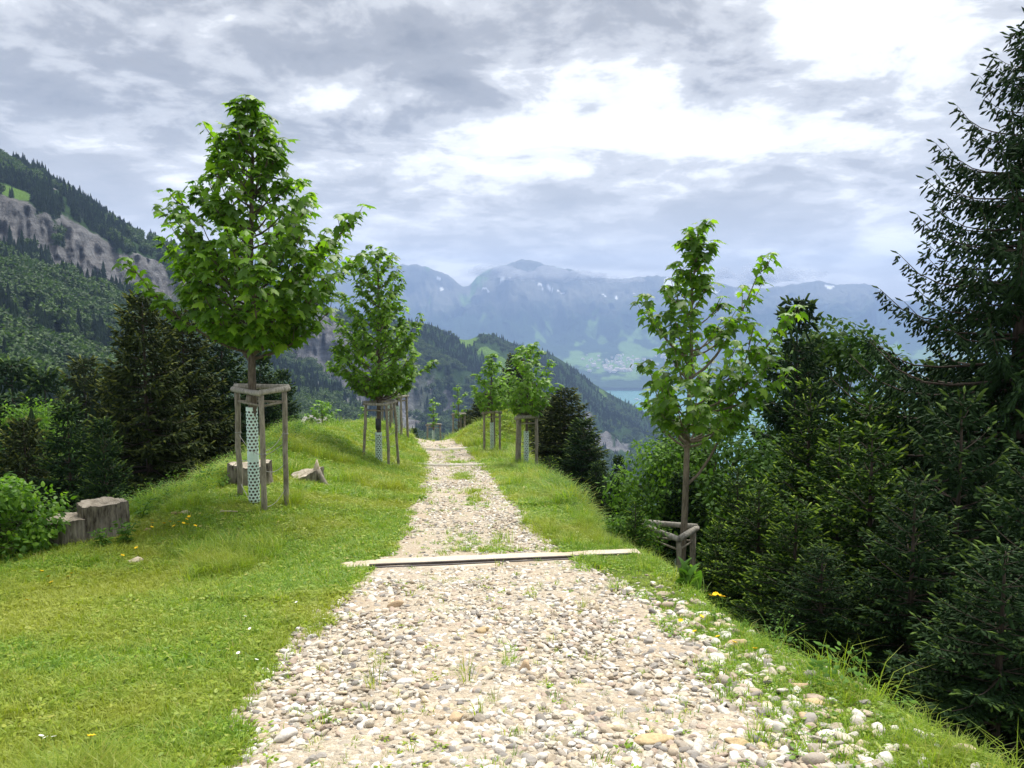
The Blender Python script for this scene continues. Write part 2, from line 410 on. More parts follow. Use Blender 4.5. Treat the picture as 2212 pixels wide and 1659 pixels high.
# path strip
ps = np.concatenate([np.arange(-6, 20, .1), np.arange(20, 60, .2)]); pu = np.linspace(-1, 1, 27)
PS, PU = np.meshgrid(ps, pu, indexing='ij')
ew = path_w(PS)*(1+.0*PS)+fbm(PS*1.3, np.sign(PU)*5+.0*PS, 3, 21)*.12
PX = path_c(PS)+PU*(ew+.06)
PZ = H(PX, PS)-.012*sm(np.abs(PU), .9, 1.0)+fbm(PX*2.2, PS*2.2, 3, 31)*.012
n1 = len(pu); i0 = (np.arange(len(ps)-1)[:, None]*n1+np.arange(n1-1)[None]).ravel()
path = tag(obj('gravel_path', mesh_np('gravel_path', np.stack([PX, PS, PZ], -1).reshape(-1, 3), np.stack([i0, i0+1, i0+n1+1, i0+n1], -1), M['path'])),
           'pale gravel path running downhill to the crest', kind='structure')

# ------------------------------------------------------------------ valley: wooded mountain with cliff, far range, lake
_cols = [  # photo column, then (row, distance) for base, lower wood, cliff foot, cliff top, ridge
    (-700, (1080, 90), (620, 360), (380, 600), (300, 640), (-60, 900)),
    (-350, (1080, 100), (660, 380), (450, 630), (370, 665), (130, 930)),
    (0, (1080, 130), (700, 420), (520, 660), (432, 700), (325, 1000)),
    (140, (1080, 155), (720, 450), (560, 720), (470, 760), (395, 1060)),
    (280, (1080, 190), (770, 500), (610, 800), (530, 850), (498, 1180)),
    (380, (1080, 230), (810, 560), (660, 900), (565, 950), (546, 1300)),
    (560, (1060, 300), (860, 700), (740, 1080), (620, 1140), (610, 1450)),
    (700, (1050, 380), (890, 800), (820, 1220), (695, 1290), (665, 1600)),
    (800, (1030, 450), (930, 900), (880, 1350), (740, 1430), (690, 1720)),
    (930, (1020, 600), (960, 1000), (905, 1480), (800, 1600), (702, 1900)),
    (1010, (1020, 700), (965, 1100), (905, 1580), (810, 1720), (734, 2050)),
    (1045, (1020, 740), (965, 1140), (905, 1620), (815, 1780), (722, 2120)),
    (1110, (1025, 800), (970, 1200), (910, 1700), (820, 1900), (742, 2250)),
    (1195, (1030, 900), (985, 1300), (930, 1800), (850, 2050), (768, 2400)),
    (1290, (1050, 1000), (1010, 1400), (970, 1850), (905, 2150), (834, 2530)),
    (1400, (1080, 1100), (1045, 1420), (1015, 1880), (962, 2230), (897, 2650)),
    (1470, (1100, 1180), (1065, 1460), (1040, 1900), (1000, 2280), (945, 2720)),
    (1600, (1150, 1300), (1120, 1550), (1090, 1950), (1060, 2330), (1030, 2820)),
    (1900, (1250, 1450), (1220, 1700), (1190, 2050), (1170, 2450), (1150, 2950))]
def loft(cols, upx, vrow, extra=None):
    """smooth surface through control columns -> arrays (nu, nv) of photo column, row, distance"""
    cx = [c[0] for c in cols]; k = len(cols[0])-1
    rows = np.stack([curve(cx, [c[1+j][0] for c in cols])(upx) for j in range(k)], -1)
    dist = np.stack([np.exp(curve(cx, [math.log(c[1+j][1]) for c in cols])(upx)) for j in range(k)], -1)
    vk = np.arange(k); f = np.clip(vrow, 0, k-1); i = np.minimum(f.astype(int), k-2); t = f-i
    return rows[:, i]*(1-t)+rows[:, i+1]*t, dist[:, i]*(1-t)+dist[:, i+1]*t
up = np.concatenate([np.linspace(-700, 0, 50)[:-1], np.linspace(0, 1500, 330), np.linspace(1500, 1900, 30)[1:]])
vr = np.concatenate([np.linspace(0, 1, 22)[:-1], np.linspace(1, 2, 30)[:-1], np.linspace(2, 3, 26)[:-1], np.linspace(3, 4, 36)])
rw, ds = loft(_cols, up, vr)
UP = np.repeat(up[:, None], len(vr), 1); VR = np.repeat(vr[None], len(up), 0)
P = at(UP, rw, ds)
wx, wy = P[..., 0], P[..., 1]
amp = np.sin(np.clip(VR/4, 0, 1)*math.pi)**.5
rel = fbm(wx/90, wy/90, 5, 40)*ds*.012*amp
crk = np.abs(fbm(UP/26, VR*1.3, 4, 44))
cliffz = sm(VR, 1.8, 2.05)*sm(VR, 3.2, 2.95)
P[..., 2] += rel
out_n = np.stack([-wx, -wy, 0*wx], -1); out_n /= np.linalg.norm(out_n, axis=-1, keepdims=True)
P += out_n*((.5-crk)*ds*.028*cliffz)[..., None]
# attributes of what covers the slope
nzr = fbm(UP/60, VR*2.2, 4, 51); nzr2 = fbm(UP/18, VR*5, 3, 53)
rock = sm(cliffz*(UP < 960)*(1.0)+.55*nzr+.3*nzr2-.0*UP, .45, .62)*sm(UP, 960, 860)
def blob(px, v, rx, rv): return ((UP-px)/rx)**2+((VR-v)/rv)**2
for (a, b, c, d_) in ((1320, 2.2, 45, .35), (1350, 1.5, 40, .3), (1270, 2.6, 18, .3), (935, 2.7, 20, .22), (1110, 2.5, 16, .2), (965, 2.4, 16, .25), (890, 1.6, 40, .5), (110, 1.72, 25, .12), (215, 1.78, 40, .15), (20, 1.5, 16, .18)):
    rock = np.maximum(rock, sm(1.2-blob(a, b, c, d_)+nzr2*1.1, .45, .8))
mead = np.zeros_like(rock)
for (a, b, c, d_) in ((25, 3.18, 48, .10), (-60, 3.2, 60, .10), (330, 3.72, 70, .2), (122, 1.72, 26, .10), (5, 1.74, 26, .09), (75, 1.62, 20, .08), (1012, 3.9, 22, .18), (1052, 3.55, 28, .10), (1300, 3.9, 12, .08), (700, .55, 45, .12), (1085, 3.3, 18, .12), (60, 3.6, 10, .05), (105, 3.55, 10, .05)):
    mead = np.maximum(mead, sm(1.15-blob(a, b, c, d_)+nzr2*.35, .1, .35))
rock = rock*(1-mead)
back = P[:, -1:].copy(); back[..., 1] *= 1.25; back[..., 0] *= 1.25; back[..., 2] -= 420
skirt = P[:, :1].copy(); skirt[..., 0] *= .75; skirt[..., 1] *= .75; skirt[..., 2] = skirt[..., 2]*1.0-45
PP = np.concatenate([skirt, P, back], 1); pad = lambda a: np.concatenate([a[:, :1], a, a[:, -1:]], 1)
def _mount(t, b, out):
    p = pos(t); ro = t.attr('rock')['Fac']; me = t.attr('mead')['Fac']
    n1 = t.noise(p, .03, 6, .6); n2 = t.noise(p, .25, 5, .65)
    mp = t.n('ShaderNodeMapping'); t.l(p, mp.inputs[0]); mp.inputs['Scale'].default_value = (1, 1, .25)
    st = t.noise(mp.outputs[0], .09, 7, .65)
    forest = t.mix(n2, (.014, .034, .012), (.04, .08, .02))
    meadow = t.mix(n1, (.085, .165, .03), (.12, .20, .04))
    mp2 = t.n('ShaderNodeMapping'); t.l(p, mp2.inputs[0]); mp2.inputs['Scale'].default_value = (.12, .12, 1)
    lay = t.noise(mp2.outputs[0], .16, 6, .65)
    rk = t.mix(t.ramp(t.math('ADD', t.math('MULTIPLY', st, .45), t.math('MULTIPLY', lay, .55)), [(.42, 0.0), (.58, 1.0)]), (.10, .10, .104), (.205, .204, .208))
    rk = t.mix(t.ramp(n1, [(.5, 0.0), (.68, .6)]), rk, (.15, .138, .132))
    c = t.mix(me, forest, meadow); c = t.mix(ro, c, rk)
    t.l(c, b.inputs['Base Color']); bump(t, b, t.math('ADD', st, n2), 1.0, 6.0)
M['mount'] = material('wooded_mountain', _mount, 1.0, .05)
nu, nv = PP.shape[:2]
i0 = (np.arange(nu-1)[:, None]*nv+np.arange(nv-1)[None]).ravel()
mount = tag(obj('mountain', mesh_np('mountain', PP.reshape(-1, 3), np.stack([i0, i0+nv, i0+nv+1, i0+1], -1), M['mount'], {'rock': pad(rock).ravel(), 'mead': pad(mead).ravel()})),
            'wooded mountain with a pale cliff band descending to the lake', kind='structure')

# far range
ridge = curve([-900, 0, 300, 600, 760, 870, 905, 940, 975, 1003, 1014, 1030, 1042, 1062, 1090, 1130, 1165, 1200, 1235, 1270, 1310, 1350, 1400, 1440, 1470, 1500, 1560, 1620, 1680, 1720, 1760, 1810, 1858, 1890, 1920, 2000, 2212, 2600, 3200],
              [560, 540, 560, 550, 560, 569, 572, 582, 598, 616, 613, 596, 588, 578, 572, 560, 565, 574, 580, 596, 600, 601, 594, 597, 603, 598, 612, 622, 618, 612, 606, 614, 611, 618, 640, 648, 640, 610, 600])
fu = np.concatenate([np.linspace(-900, 800, 120)[:-1], np.linspace(800, 2000, 520), np.linspace(2000, 3200, 90)[1:]])
fk = np.array([(838, 7300), (826, 7600), (806, 7900), (790, 8200), (768, 9000), (735, 9700), (680, 10400), (0, 11600)], float)
fv = np.concatenate([np.linspace(0, 4, 30)[:-1], np.linspace(4, 7, 70)])
fi = np.minimum(fv.astype(int), 6); ft = fv-fi
rowb = fk[:, 0][None].repeat(len(fu), 0).copy(); rowb[:, 7] = ridge(fu)+vn(fu/7, fu*0, 3)*1.5
rowb[:, 6] += 12*vn(fu/90, fu*0, 8); rowb[:, 5] += 8*vn(fu/60, fu*0, 12)
frw = rowb[:, fi]*(1-ft)+rowb[:, fi+1]*ft; fds = (fk[fi, 1]*(1-ft)+fk[fi+1, 1]*ft)[None].repeat(len(fu), 0)
FU = fu[:, None].repeat(len(fv), 1); FV = fv[None].repeat(len(fu), 0)
Q = at(FU, frw, fds)
hgt = sm(FV, 4, 6.2)*(1-.85*sm(FV, 6.6, 7))
gul = -np.abs(fbm(FU/55+FV*.25, FV*.8, 5, 61))
Q[..., 2] += gul*190*hgt+90*hgt*sm(FV, 6.9, 6)
Q[..., 1] += fbm(FU/70, FV*1.2, 4, 66)*260*hgt
nz_ = fbm(FU/14, FV*9, 4, 71)
snow = np.zeros_like(FU)
for (a, b, c, d_, tilt) in ((1470, 6.86, 45, .07, 0), (1440, 6.75, 25, .05, 0), (1050, 6.55, 8, .02, 0), (1085, 6.72, 5, .03, 0), (1100, 6.7, 4, .03, 0), (952, 6.62, 3, .09, -60), (945, 6.88, 5, .02, 0), (1170, 6.6, 14, .04, 0), (1215, 6.6, 8, .03, 0), (1320, 6.5, 25, .03, 0), (1360, 6.5, 16, .04, 0), (1395, 6.55, 9, .05, 0), (1540, 6.8, 25, .06, 0), (1600, 6.85, 20, .04, 0), (1690, 6.9, 12, .04, 0), (1785, 6.9, 14, .05, 0)):
    snow = np.maximum(snow, sm(1-((FU-a-(FV-b)*tilt)/c)**2-((FV-b)/d_)**2+nz_*1.5, .35, .6))
field = sm(fbm(FU/40, FV*1.6, 3, 77)+.35*np.exp(-((FV-3.4)/.9)**2)-.25-.5*sm(FV, 4.2, 5), .0, .25)*sm(FV, .9, 1.6)
bk = Q[:, -1:].copy(); bk[..., :2] *= 1.1; bk[..., 2] -= 900
sk = Q[:, :1].copy(); sk[..., 2] = LAKE-40
QQ = np.concatenate([sk, Q, bk], 1)
def _range(t, b, out):
    p = pos(t); sn = t.attr('snow')['Fac']; fi_ = t.attr('field')['Fac']
    n1 = t.noise(p, .004, 6, .6)
    sep = t.n('ShaderNodeSeparateXYZ'); t.l(p, sep.inputs[0])
    alt = t.math('ADD', t.math('MULTIPLY', sep.outputs[2], .0016), n1)
    c = t.mix(t.ramp(alt, [(.45, 0.0), (1.2/1.25, 1.0)]), (.022, .048, .018), (.16, .16, .13))
    c = t.mix(fi_, c, (.12, .21, .05)); c = t.mix(sn, c, (.85, .87, .9))
    t.l(c, b.inputs['Base Color']); bump(t, b, n1, 1.0, 80.0)
M['range'] = material('far_range', _range, 1.0, .05)
nu, nv = QQ.shape[:2]
i0 = (np.arange(nu-1)[:, None]*nv+np.arange(nv-1)[None]).ravel()
tag(obj('mountain_range', mesh_np('mountain_range', QQ.reshape(-1, 3), np.stack([i0, i0+nv, i0+nv+1, i0+1], -1), M['range'], {'snow': pad(snow).ravel(), 'field': pad(field).ravel()})),
    'distant blue mountain range with snow patches beyond the lake', kind='structure')
# lake
def _lake(t, b, out):
    n_ = t.noise(pos(t), .004, 4)
    t.l(t.mix(n_, (.05, .20, .19), (.08, .26, .25)), b.inputs['Base Color']); bump(t, b, t.noise(pos(t), .05, 4), .1, .5)
M['lake'] = material('lake_water', _lake, .25, .5)
lv = [(-9000, 2500, LAKE), (9000, 2500, LAKE), (9000, 9000, LAKE), (-9000, 9000, LAKE)]
tag(obj('lake', mesh_np('lake', lv, [(0, 1, 2, 3)], M['lake'])), 'turquoise lake in the valley', kind='structure')

# haze: one closed box of even air
def _haze(t, b, out):
    t.nt.nodes.remove(b); v = t.n('ShaderNodeVolumePrincipled')
    v.inputs['Color'].default_value = (.40, .59, 1.0, 1); v.inputs['Density'].default_value = 1.05e-4
    t.l(v.outputs[0], out.inputs['Volume'])
mh = bpy.data.materials.new('haze_air'); mh.use_nodes = True
_t = NT(mh.node_tree); _haze(_t, _t.nt.nodes['Principled BSDF'], _t.nt.nodes['Material Output'])
hb = MB().box((0, 6000, 105), (36000, 14400, 1690))
tag(obj('haze', hb.mesh('haze', mh)), 'blue mountain haze filling the valley', kind='stuff')

# ------------------------------------------------------------------ plant builders
def basis(D):
    D = D/(np.linalg.norm(D, axis=-1, keepdims=True)+1e-9)
    ref = np.where(np.abs(D[..., 2:3]) < .92, np.array([0, 0, 1.]), np.array([1., 0, 0]))
    X = np.cross(D, ref); X /= np.linalg.norm(X, axis=-1, keepdims=True)+1e-9
    return D, X, np.cross(X, D)
def spindles(B, D, L, Rr, rs, att):
    """needle shoots: 3-sided spindles"""
    n = len(B); D, X, Y = basis(D); L = L[:, None]; Rr = Rr[:, None]
    ph = rs.uniform(0, 6.28, n)
    V = np.empty((n, 5, 3)); V[:, 0] = B; V[:, 4] = B+D*L
    for k in range(3):
        a = ph+k*2.0944
        V[:, 1+k] = B+D*L*(.42+.14*k)+Rr*(np.cos(a)[:, None]*X+np.sin(a)[:, None]*Y)
    T = np.array([(0, 2, 1), (0, 3, 2), (0, 1, 3), (4, 1, 2), (4, 2, 3), (4, 3, 1)])
    return V.reshape(-1, 3), (np.arange(n)[:, None, None]*5+T[None]).reshape(-1, 3), np.repeat(att, 5)

def spruce_meshes(name, seed, Ht, Rad, nwh, per, droop, sl, sr, mat, base=.06, bare=.2, hang=.4, sub=1.0, power=.8, tipb=.5, upsw=.55, asc=.75, pend=0.0, lsub=.36):
    rs = np.random.RandomState(seed); wood = MB()
    zz = np.linspace(0, 1, 12); wig = np.cumsum(rs.normal(0, .012*Rad/3, (12, 2)), 0)
    TP = np.stack([wig[:, 0], wig[:, 1], zz*Ht*.985], -1)
    wood.tube(TP, (.014*Ht+.01)*(1-zz)**.9+.008, 8, jit=.08, rs=rs)
    Bs, Ds, Ls, Rs, As = [], [], [], [], []
    for i in range(nwh):
        f = base+(1-base)*(i+.3*rs.uniform(-1, 1))/nwh; f = min(max(f, base*.6), .985)
        f = f if f < .6 else .6+(f-.6)
        n_ = max(3, int(round(per*(1-.35*f)+rs.uniform(-.8, .8))))
        a0 = rs.uniform(0, 6.28)
        for k in range(n_):
            z0 = f*Ht+rs.uniform(-.5, .5)*Ht/nwh
            L = (Rad*(1-z0/Ht)**power)*rs.uniform(.72, 1.12)+sl*.8
            az = a0+k*6.283/n_+rs.uniform(-.3, .3)
            o = np.array([math.cos(az), math.sin(az), 0]); s_ = np.array([-o[1], o[0], 0])
            e0 = -.12+asc*f**1.5+rs.uniform(-.08, .08)
            t = np.linspace(0, 1, 7)
            hgt_ = e0*t-droop*(1-.7*f)*t**1.6+upsw*droop*t**4
            BP = np.array([TP[:, 0][min(11, int(f*11))], TP[:, 1][min(11, int(f*11))], z0])+o*(t*L*.96)[:, None]+np.outer(hgt_*L, [0, 0, 1])+np.outer(np.sin(t*2.5)*L*rs.uniform(-.06, .06), s_)
            wood.tube(BP, (.012*L+.004)*(1-t*.85), 4, cap=False)
            ns = max(3, int(L/sl*1.5*sub))
            ts = bare*min(1, L/1.5)+(1-bare*min(1, L/1.5))*(np.arange(ns)+rs.uniform(0, 1, ns))/ns
            bp = np.stack([np.interp(ts, t, BP[:, c]) for c in range(3)], -1)
            bt = np.stack([np.interp(ts, t, np.gradient(BP[:, c])) for c in range(3)], -1); bt /= np.linalg.norm(bt, axis=1)[:, None]
            for side in (-1, 1):
                sd = bt*.75+s_*side*(.85+.2*rs.rand(ns)[:, None])+np.array([0, 0, -1])*(hang*.5*rs.rand(ns)[:, None]+pend*rs.uniform(.5, 1.3, (ns, 1)))
                sd /= np.linalg.norm(sd, axis=1)[:, None]
                ll = (lsub*L*(1.08-ts)**.7*np.minimum(1, ts*2.5+.2))*rs.uniform(.6, 1.15, ns)+sl*.7
                for j in range(ns):
                    m = max(2, int(ll[j]/sl*2.0))
                    q = (np.arange(m)+.5*rs.rand(m))/m
                    b_ = bp[j]+sd[j]*(q*ll[j])[:, None]+np.outer(-(hang*.35+pend*.5)*ll[j]*q*q, [0, 0, 1])
                    alt = np.where(np.arange(m) % 2 == 0, 1, -1)[:, None]
                    d_ = sd[j]*.9+np.cross(sd[j], [0, 0, 1])*alt*.6*rs.uniform(.4, 1.2, (m, 1))+np.array([0, 0, -1])*(hang*rs.uniform(0, 1.3, (m, 1)))+rs.normal(0, .14, (m, 3))
                    l_ = sl*rs.uniform(.7, 1.35, m); 
                    Bs.append(b_); Ds.append(d_); Ls.append(l_); Rs.append(sr*rs.uniform(.75, 1.25, m))
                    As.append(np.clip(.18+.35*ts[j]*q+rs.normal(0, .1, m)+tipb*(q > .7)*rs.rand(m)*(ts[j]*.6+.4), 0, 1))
            # leader of the branch, and hanging shoots below it
            m = max(2, int(ns*(.9+2.2*max(0, hang-.4)))); q = rs.uniform(bare, 1, m)
            bp2 = np.stack([np.interp(q, t, BP[:, c]) for c in range(3)], -1)
            Bs.append(bp2); Ds.append(np.tile([0, 0, -1.], (m, 1))*hang*1.6+o*.5+rs.normal(0, .25, (m, 3))); Ls.append(sl*rs.uniform(.8, 1.7+1.2*hang, m)); Rs.append(np.full(m, sr)); As.append(np.clip(rs.normal(.3, .12, m), 0, 1))
            Bs.append(BP[-2:]); Ds.append(np.tile(o*.8+[0, 0, .45], (2, 1))); Ls.append(np.full(2, sl*1.3)); Rs.append(np.full(2, sr)); As.append(np.full(2, min(1, .5+tipb)))
    m = 14; zt = np.linspace(.93, .99, m)*Ht; a = rs.uniform(0, 6.28, m)
    Bs.append(np.stack([np.full(m, TP[-1, 0]), np.full(m, TP[-1, 1]), zt], -1)); Ds.append(np.stack([np.cos(a)*.7, np.sin(a)*.7, np.full(m, .8)], -1)); Ls.append(np.full(m, sl*.9)); Rs.append(np.full(m, sr)); As.append(np.full(m, .6))
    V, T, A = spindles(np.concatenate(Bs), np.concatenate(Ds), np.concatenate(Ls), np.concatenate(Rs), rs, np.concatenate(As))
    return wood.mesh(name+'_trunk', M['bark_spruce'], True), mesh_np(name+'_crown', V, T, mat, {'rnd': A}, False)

def put_tree(meshes, loc, label, cat='spruce tree', name='spruce_tree', group=None, rz=0, scale=1.0):
    r = thing(name, loc, label, cat, group, rz); r.scale = (scale,)*3 if isinstance(scale, (int, float)) else scale
    obj('trunk', meshes[0], r); c = obj('crown', meshes[1], r); c['kind'] = 'stuff'
    return r

# leaves -------------------------------------------------------------
def leaf_shape(kind, bend, skew=0.0):
    if kind == 'maple':
        h = [(.07, -.03), (.24, -.12), (.30, -.02), (.50, .02), (.38, .17), (.43, .28), (.60, .50), (.40, .50), (.26, .52), (.25, .68), (.13, .80)]
        pts = [(0, .04)]+h+[(0, 1.05)]+[(-x, y) for x, y in h[::-1]]; c = (0, .32)
    elif kind == 'maple_low':
        h = [(.26, -.10), (.48, .05), (.36, .22), (.57, .50), (.25, .52)]
        pts = [(0, .02)]+h+[(0, 1.02)]+[(-x, y) for x, y in h[::-1]]; c = (0, .32)
    else:
        h = [(.2, .15), (.32, .45), (.2, .8)]
        pts = [(0, 0)]+h+[(0, 1.05)]+[(-x, y) for x, y in h[::-1]]; c = (0, .45)
    P_ = np.array([c]+pts); x, y = P_[:, 0]+skew*P_[:, 1]**2, P_[:, 1]
    z = -bend*(np.abs(x)**1.4*.9+np.maximum(y, 0)**2*.45)+.10*np.abs(x)*(np.abs(x) < .3)
    n = len(pts); T = [(0, 1+i, 1+(i+1) % n) for i in range(n)]
    return np.stack([x, y, z], -1), np.array(T)
def leaf_frames(A, N):
    A = A/np.linalg.norm(A, axis=1)[:, None]; X = np.cross(A, N); X /= np.linalg.norm(X, axis=1)[:, None]+1e-9
    return np.stack([X, A, np.cross(X, A)], -1)          # columns x, y, z
def leaf_mass(Pn, Rm, S, shapes, which, rnd):
    V_, T_, A_ = [], [], []; n0 = 0
    for k, (V, T) in enumerate(shapes):
        q = np.nonzero(which == k)[0]
        if not len(q): continue
        W = np.einsum('nij,vj->nvi', Rm[q], V)*S[q][:, None, None]+Pn[q][:, None]
        V_.append(W.reshape(-1, 3)); T_.append((np.arange(len(q))[:, None, None]*len(V)+T[None]).reshape(-1, 3)+n0); A_.append(np.repeat(rnd[q], len(V))); n0 += W.shape[0]*W.shape[1]
    return np.concatenate(V_), np.concatenate(T_), np.concatenate(A_)
LSH = {k: [leaf_shape(k, b, s) for b, s in ((.35, .05), (.6, -.06), (.9, .03))] for k in ('maple', 'maple_low', 'oval')}
LME = [mesh_np('maple_leaf_%d' % i, V, T, M['maple'], {'rnd': np.zeros(len(V))}) for i, (V, T) in enumerate(LSH['maple'])]

def maple_geo(seed, Ht, z0, prof, nbr, leaf, twig, lean=(0, 0), r0=.06, az_bias=None, thin=1.0, extra=(), up=1.0):
    """wood MB and leaf arrays for a young maple; local coordinates"""
    rs = np.random.RandomState(seed); wood = MB()
    pf = lambda h: np.interp(h, [p[0] for p in prof], [p[1] for p in prof])
    zt = np.linspace(0, 1, 16)
    wob = np.cumsum(rs.normal(0, .018, (16, 2)), 0)*zt[:, None]
    TP = np.stack([lean[0]*zt**1.3+wob[:, 0], lean[1]*zt**1.3+wob[:, 1], zt*Ht*.97], -1)
    wood.tube(TP, r0*(1-zt)**.75+.006, 9, jit=.07, rs=rs)
    tw = []                                             # twigs that bear leaves: polyline, start parameter
    def tr(h): return np.array([np.interp(h, TP[:, 2], TP[:, c]) for c in range(3)])
    def branch(s, az, rad, rise, rb, lvl):
        o = np.array([math.cos(az), math.sin(az), 0]); t = np.linspace(0, 1, 8)
        BP = s+np.outer(rad*t**.8, o)+np.outer(rise*(.55*t+.45*t**2.2), [0, 0, 1])+np.outer(np.sin(t*3+rs.uniform(0, 3))*.05*rad, [-o[1], o[0], 0])
        wood.tube(BP, rb*(1-.85*t)+.002, 5, cap=False); return BP, o
    ga = rs.uniform(0, 6.28)
    for i in range(nbr):
        f = (i+rs.rand())/nbr; f = f**1.12
        he = z0+(Ht-z0)*(.03+.94*f)
        rad = pf((he-z0)/(Ht-z0))*math.sqrt(rs.uniform(.18, 1.08))
        hs = max(he-rad*rs.uniform(.55, 1.05)*up-.12, z0-.25+.3*rs.rand())
        az = ga+i*2.39996+rs.uniform(-.3, .3)
        if az_bias is not None: rad *= az_bias(az, f)
        if rad < .06: continue
        BP, o = branch(tr(hs), az, rad, he-hs, r0*.34*(1-.6*f), 1)
        tw.append((BP, .3))
        for j in range(max(2, int(twig*rad))):
            t0 = rs.uniform(.28, .95); s = np.array([np.interp(t0, np.linspace(0, 1, 8), BP[:, c]) for c in range(3)])
            l2 = rs.uniform(.25, .55)*(1.15-t0*.6)*min(1, rad*.9+.25)
            B2, _ = branch(s, az+rs.uniform(-1.25, 1.25), l2*.8, l2*rs.uniform(.25, .9), r0*.12, 2)
            tw.append((B2, .2))
    tw.append((TP[TP[:, 2] > z0+(Ht-z0)*.35], .0))
    for (s, az, rad, rise) in extra:
        BP, o = branch(np.array(s) if not np.isscalar(s) else tr(s), az, rad, rise, r0*.4, 1); tw.append((BP, .45))
        for j in range(int(twig*1.2)):
            t0 = rs.uniform(.45, .98); s2 = np.array([np.interp(t0, np.linspace(0, 1, 8), BP[:, c]) for c in range(3)]); l2 = rs.uniform(.25, .5)
            tw.append((branch(s2, az+rs.uniform(-1.6, 1.6), l2*.7, l2*.7, r0*.12, 2)[0], .15))
    Pn, A, N, S = [], [], [], []
    ax = TP[:, :2]
    for BP, t0 in tw:
        seg = np.linalg.norm(np.diff(BP, axis=0), axis=1); cum = np.concatenate([[0], np.cumsum(seg)]); Lt = cum[-1]
        m = max(2, int(Lt*(1-t0)/(leaf*.62)*thin))
        qs = Lt*(t0+(1-t0)*(np.arange(m)+.7)/m)
        for j, q in enumerate(qs):
            c0 = np.array([np.interp(q, cum, BP[:, c]) for c in range(3)])
            a0 = rs.uniform(0, 6.28)+j*1.571
            for sgn in (0, math.pi):
                if rs.rand() < .12: continue
                a1 = a0+sgn+rs.normal(0, .3)
                dv = np.array([math.cos(a1), math.sin(a1), 0.])
                out = c0-np.append([np.interp(c0[2], TP[:, 2], TP[:, 0]), np.interp(c0[2], TP[:, 2], TP[:, 1])], c0[2])
                on_ = np.linalg.norm(out); out = out/(on_+.15)
                pet = leaf*rs.uniform(.4, .85)
                p_ = c0+(dv*.8+out*.35+[0, 0, .35])*pet
                Pn.append(p_); A.append(dv*.75+out*.55+np.array([0, 0, -.55+rs.normal(0, .35)])+rs.normal(0, .18, 3))
                N.append(np.array([0, 0, 1.0])+out*.35+dv*.2+rs.normal(0, .22, 3)); S.append(leaf*rs.uniform(.5, 1.15))
        c0 = BP[-1]
        for j in range(3):
            a1 = rs.uniform(0, 6.28); dv = np.array([math.cos(a1), math.sin(a1), 0])
            Pn.append(c0+dv*leaf*.2+[0, 0, leaf*.2]); A.append(dv+[0, 0, -.2]); N.append(np.array([0, 0, 1.])+dv*.4); S.append(leaf*rs.uniform(.5, .85))
    return wood, np.array(Pn), leaf_frames(np.array(A), np.array(N)), np.array(S), rs

def maple(loc, label, nparts, geo, kind='maple', mat='maple', bark='bark_maple', group=None, cat='maple tree', name='maple_tree'):
    wood, Pn, Rm, S, rs = geo
    r = thing(name, loc, label, cat, group)
    obj('trunk', wood.mesh('maple_trunk', M[bark], True), r)
    which = rs.randint(0, 3, len(Pn)); rnd = rs.rand(len(Pn))
    rest = np.ones(len(Pn), bool)
    if nparts:
        # the leaves that show largest: towards the viewer and large
        Wp = Pn+np.array(loc); view = -Wp/np.linalg.norm(Wp, axis=1)[:, None]
        face = np.abs(np.einsum('ni,ni->n', Rm[:, :, 2], view))
        rr = np.hypot(Pn[:, 0], Pn[:, 1])
        score = S/S.mean()*(.4+face)-.9*(Pn[:, 1]/(rr.max()))+rs.uniform(0, .5, len(Pn))
        sel = np.argsort(-score)[:nparts]; rest[sel] = False
        for i in sel:
            o = bpy.data.objects.new('leaf', LME[which[i]]); C.objects.link(o); o.parent = r
            Mx = Matrix(Rm[i].tolist()).to_4x4()
            o.matrix_basis = Matrix.Translation(Pn[i])@Mx@Matrix.Scale(float(S[i]), 4)
    q = np.nonzero(rest)[0]
    V, T, A = leaf_mass(Pn[q], Rm[q], S[q], LSH[kind], which[q], rnd[q])
    c = obj('foliage', mesh_np('maple_foliage', V, T, M[mat], {'rnd': A}, True), r); c['kind'] = 'stuff'
    return r

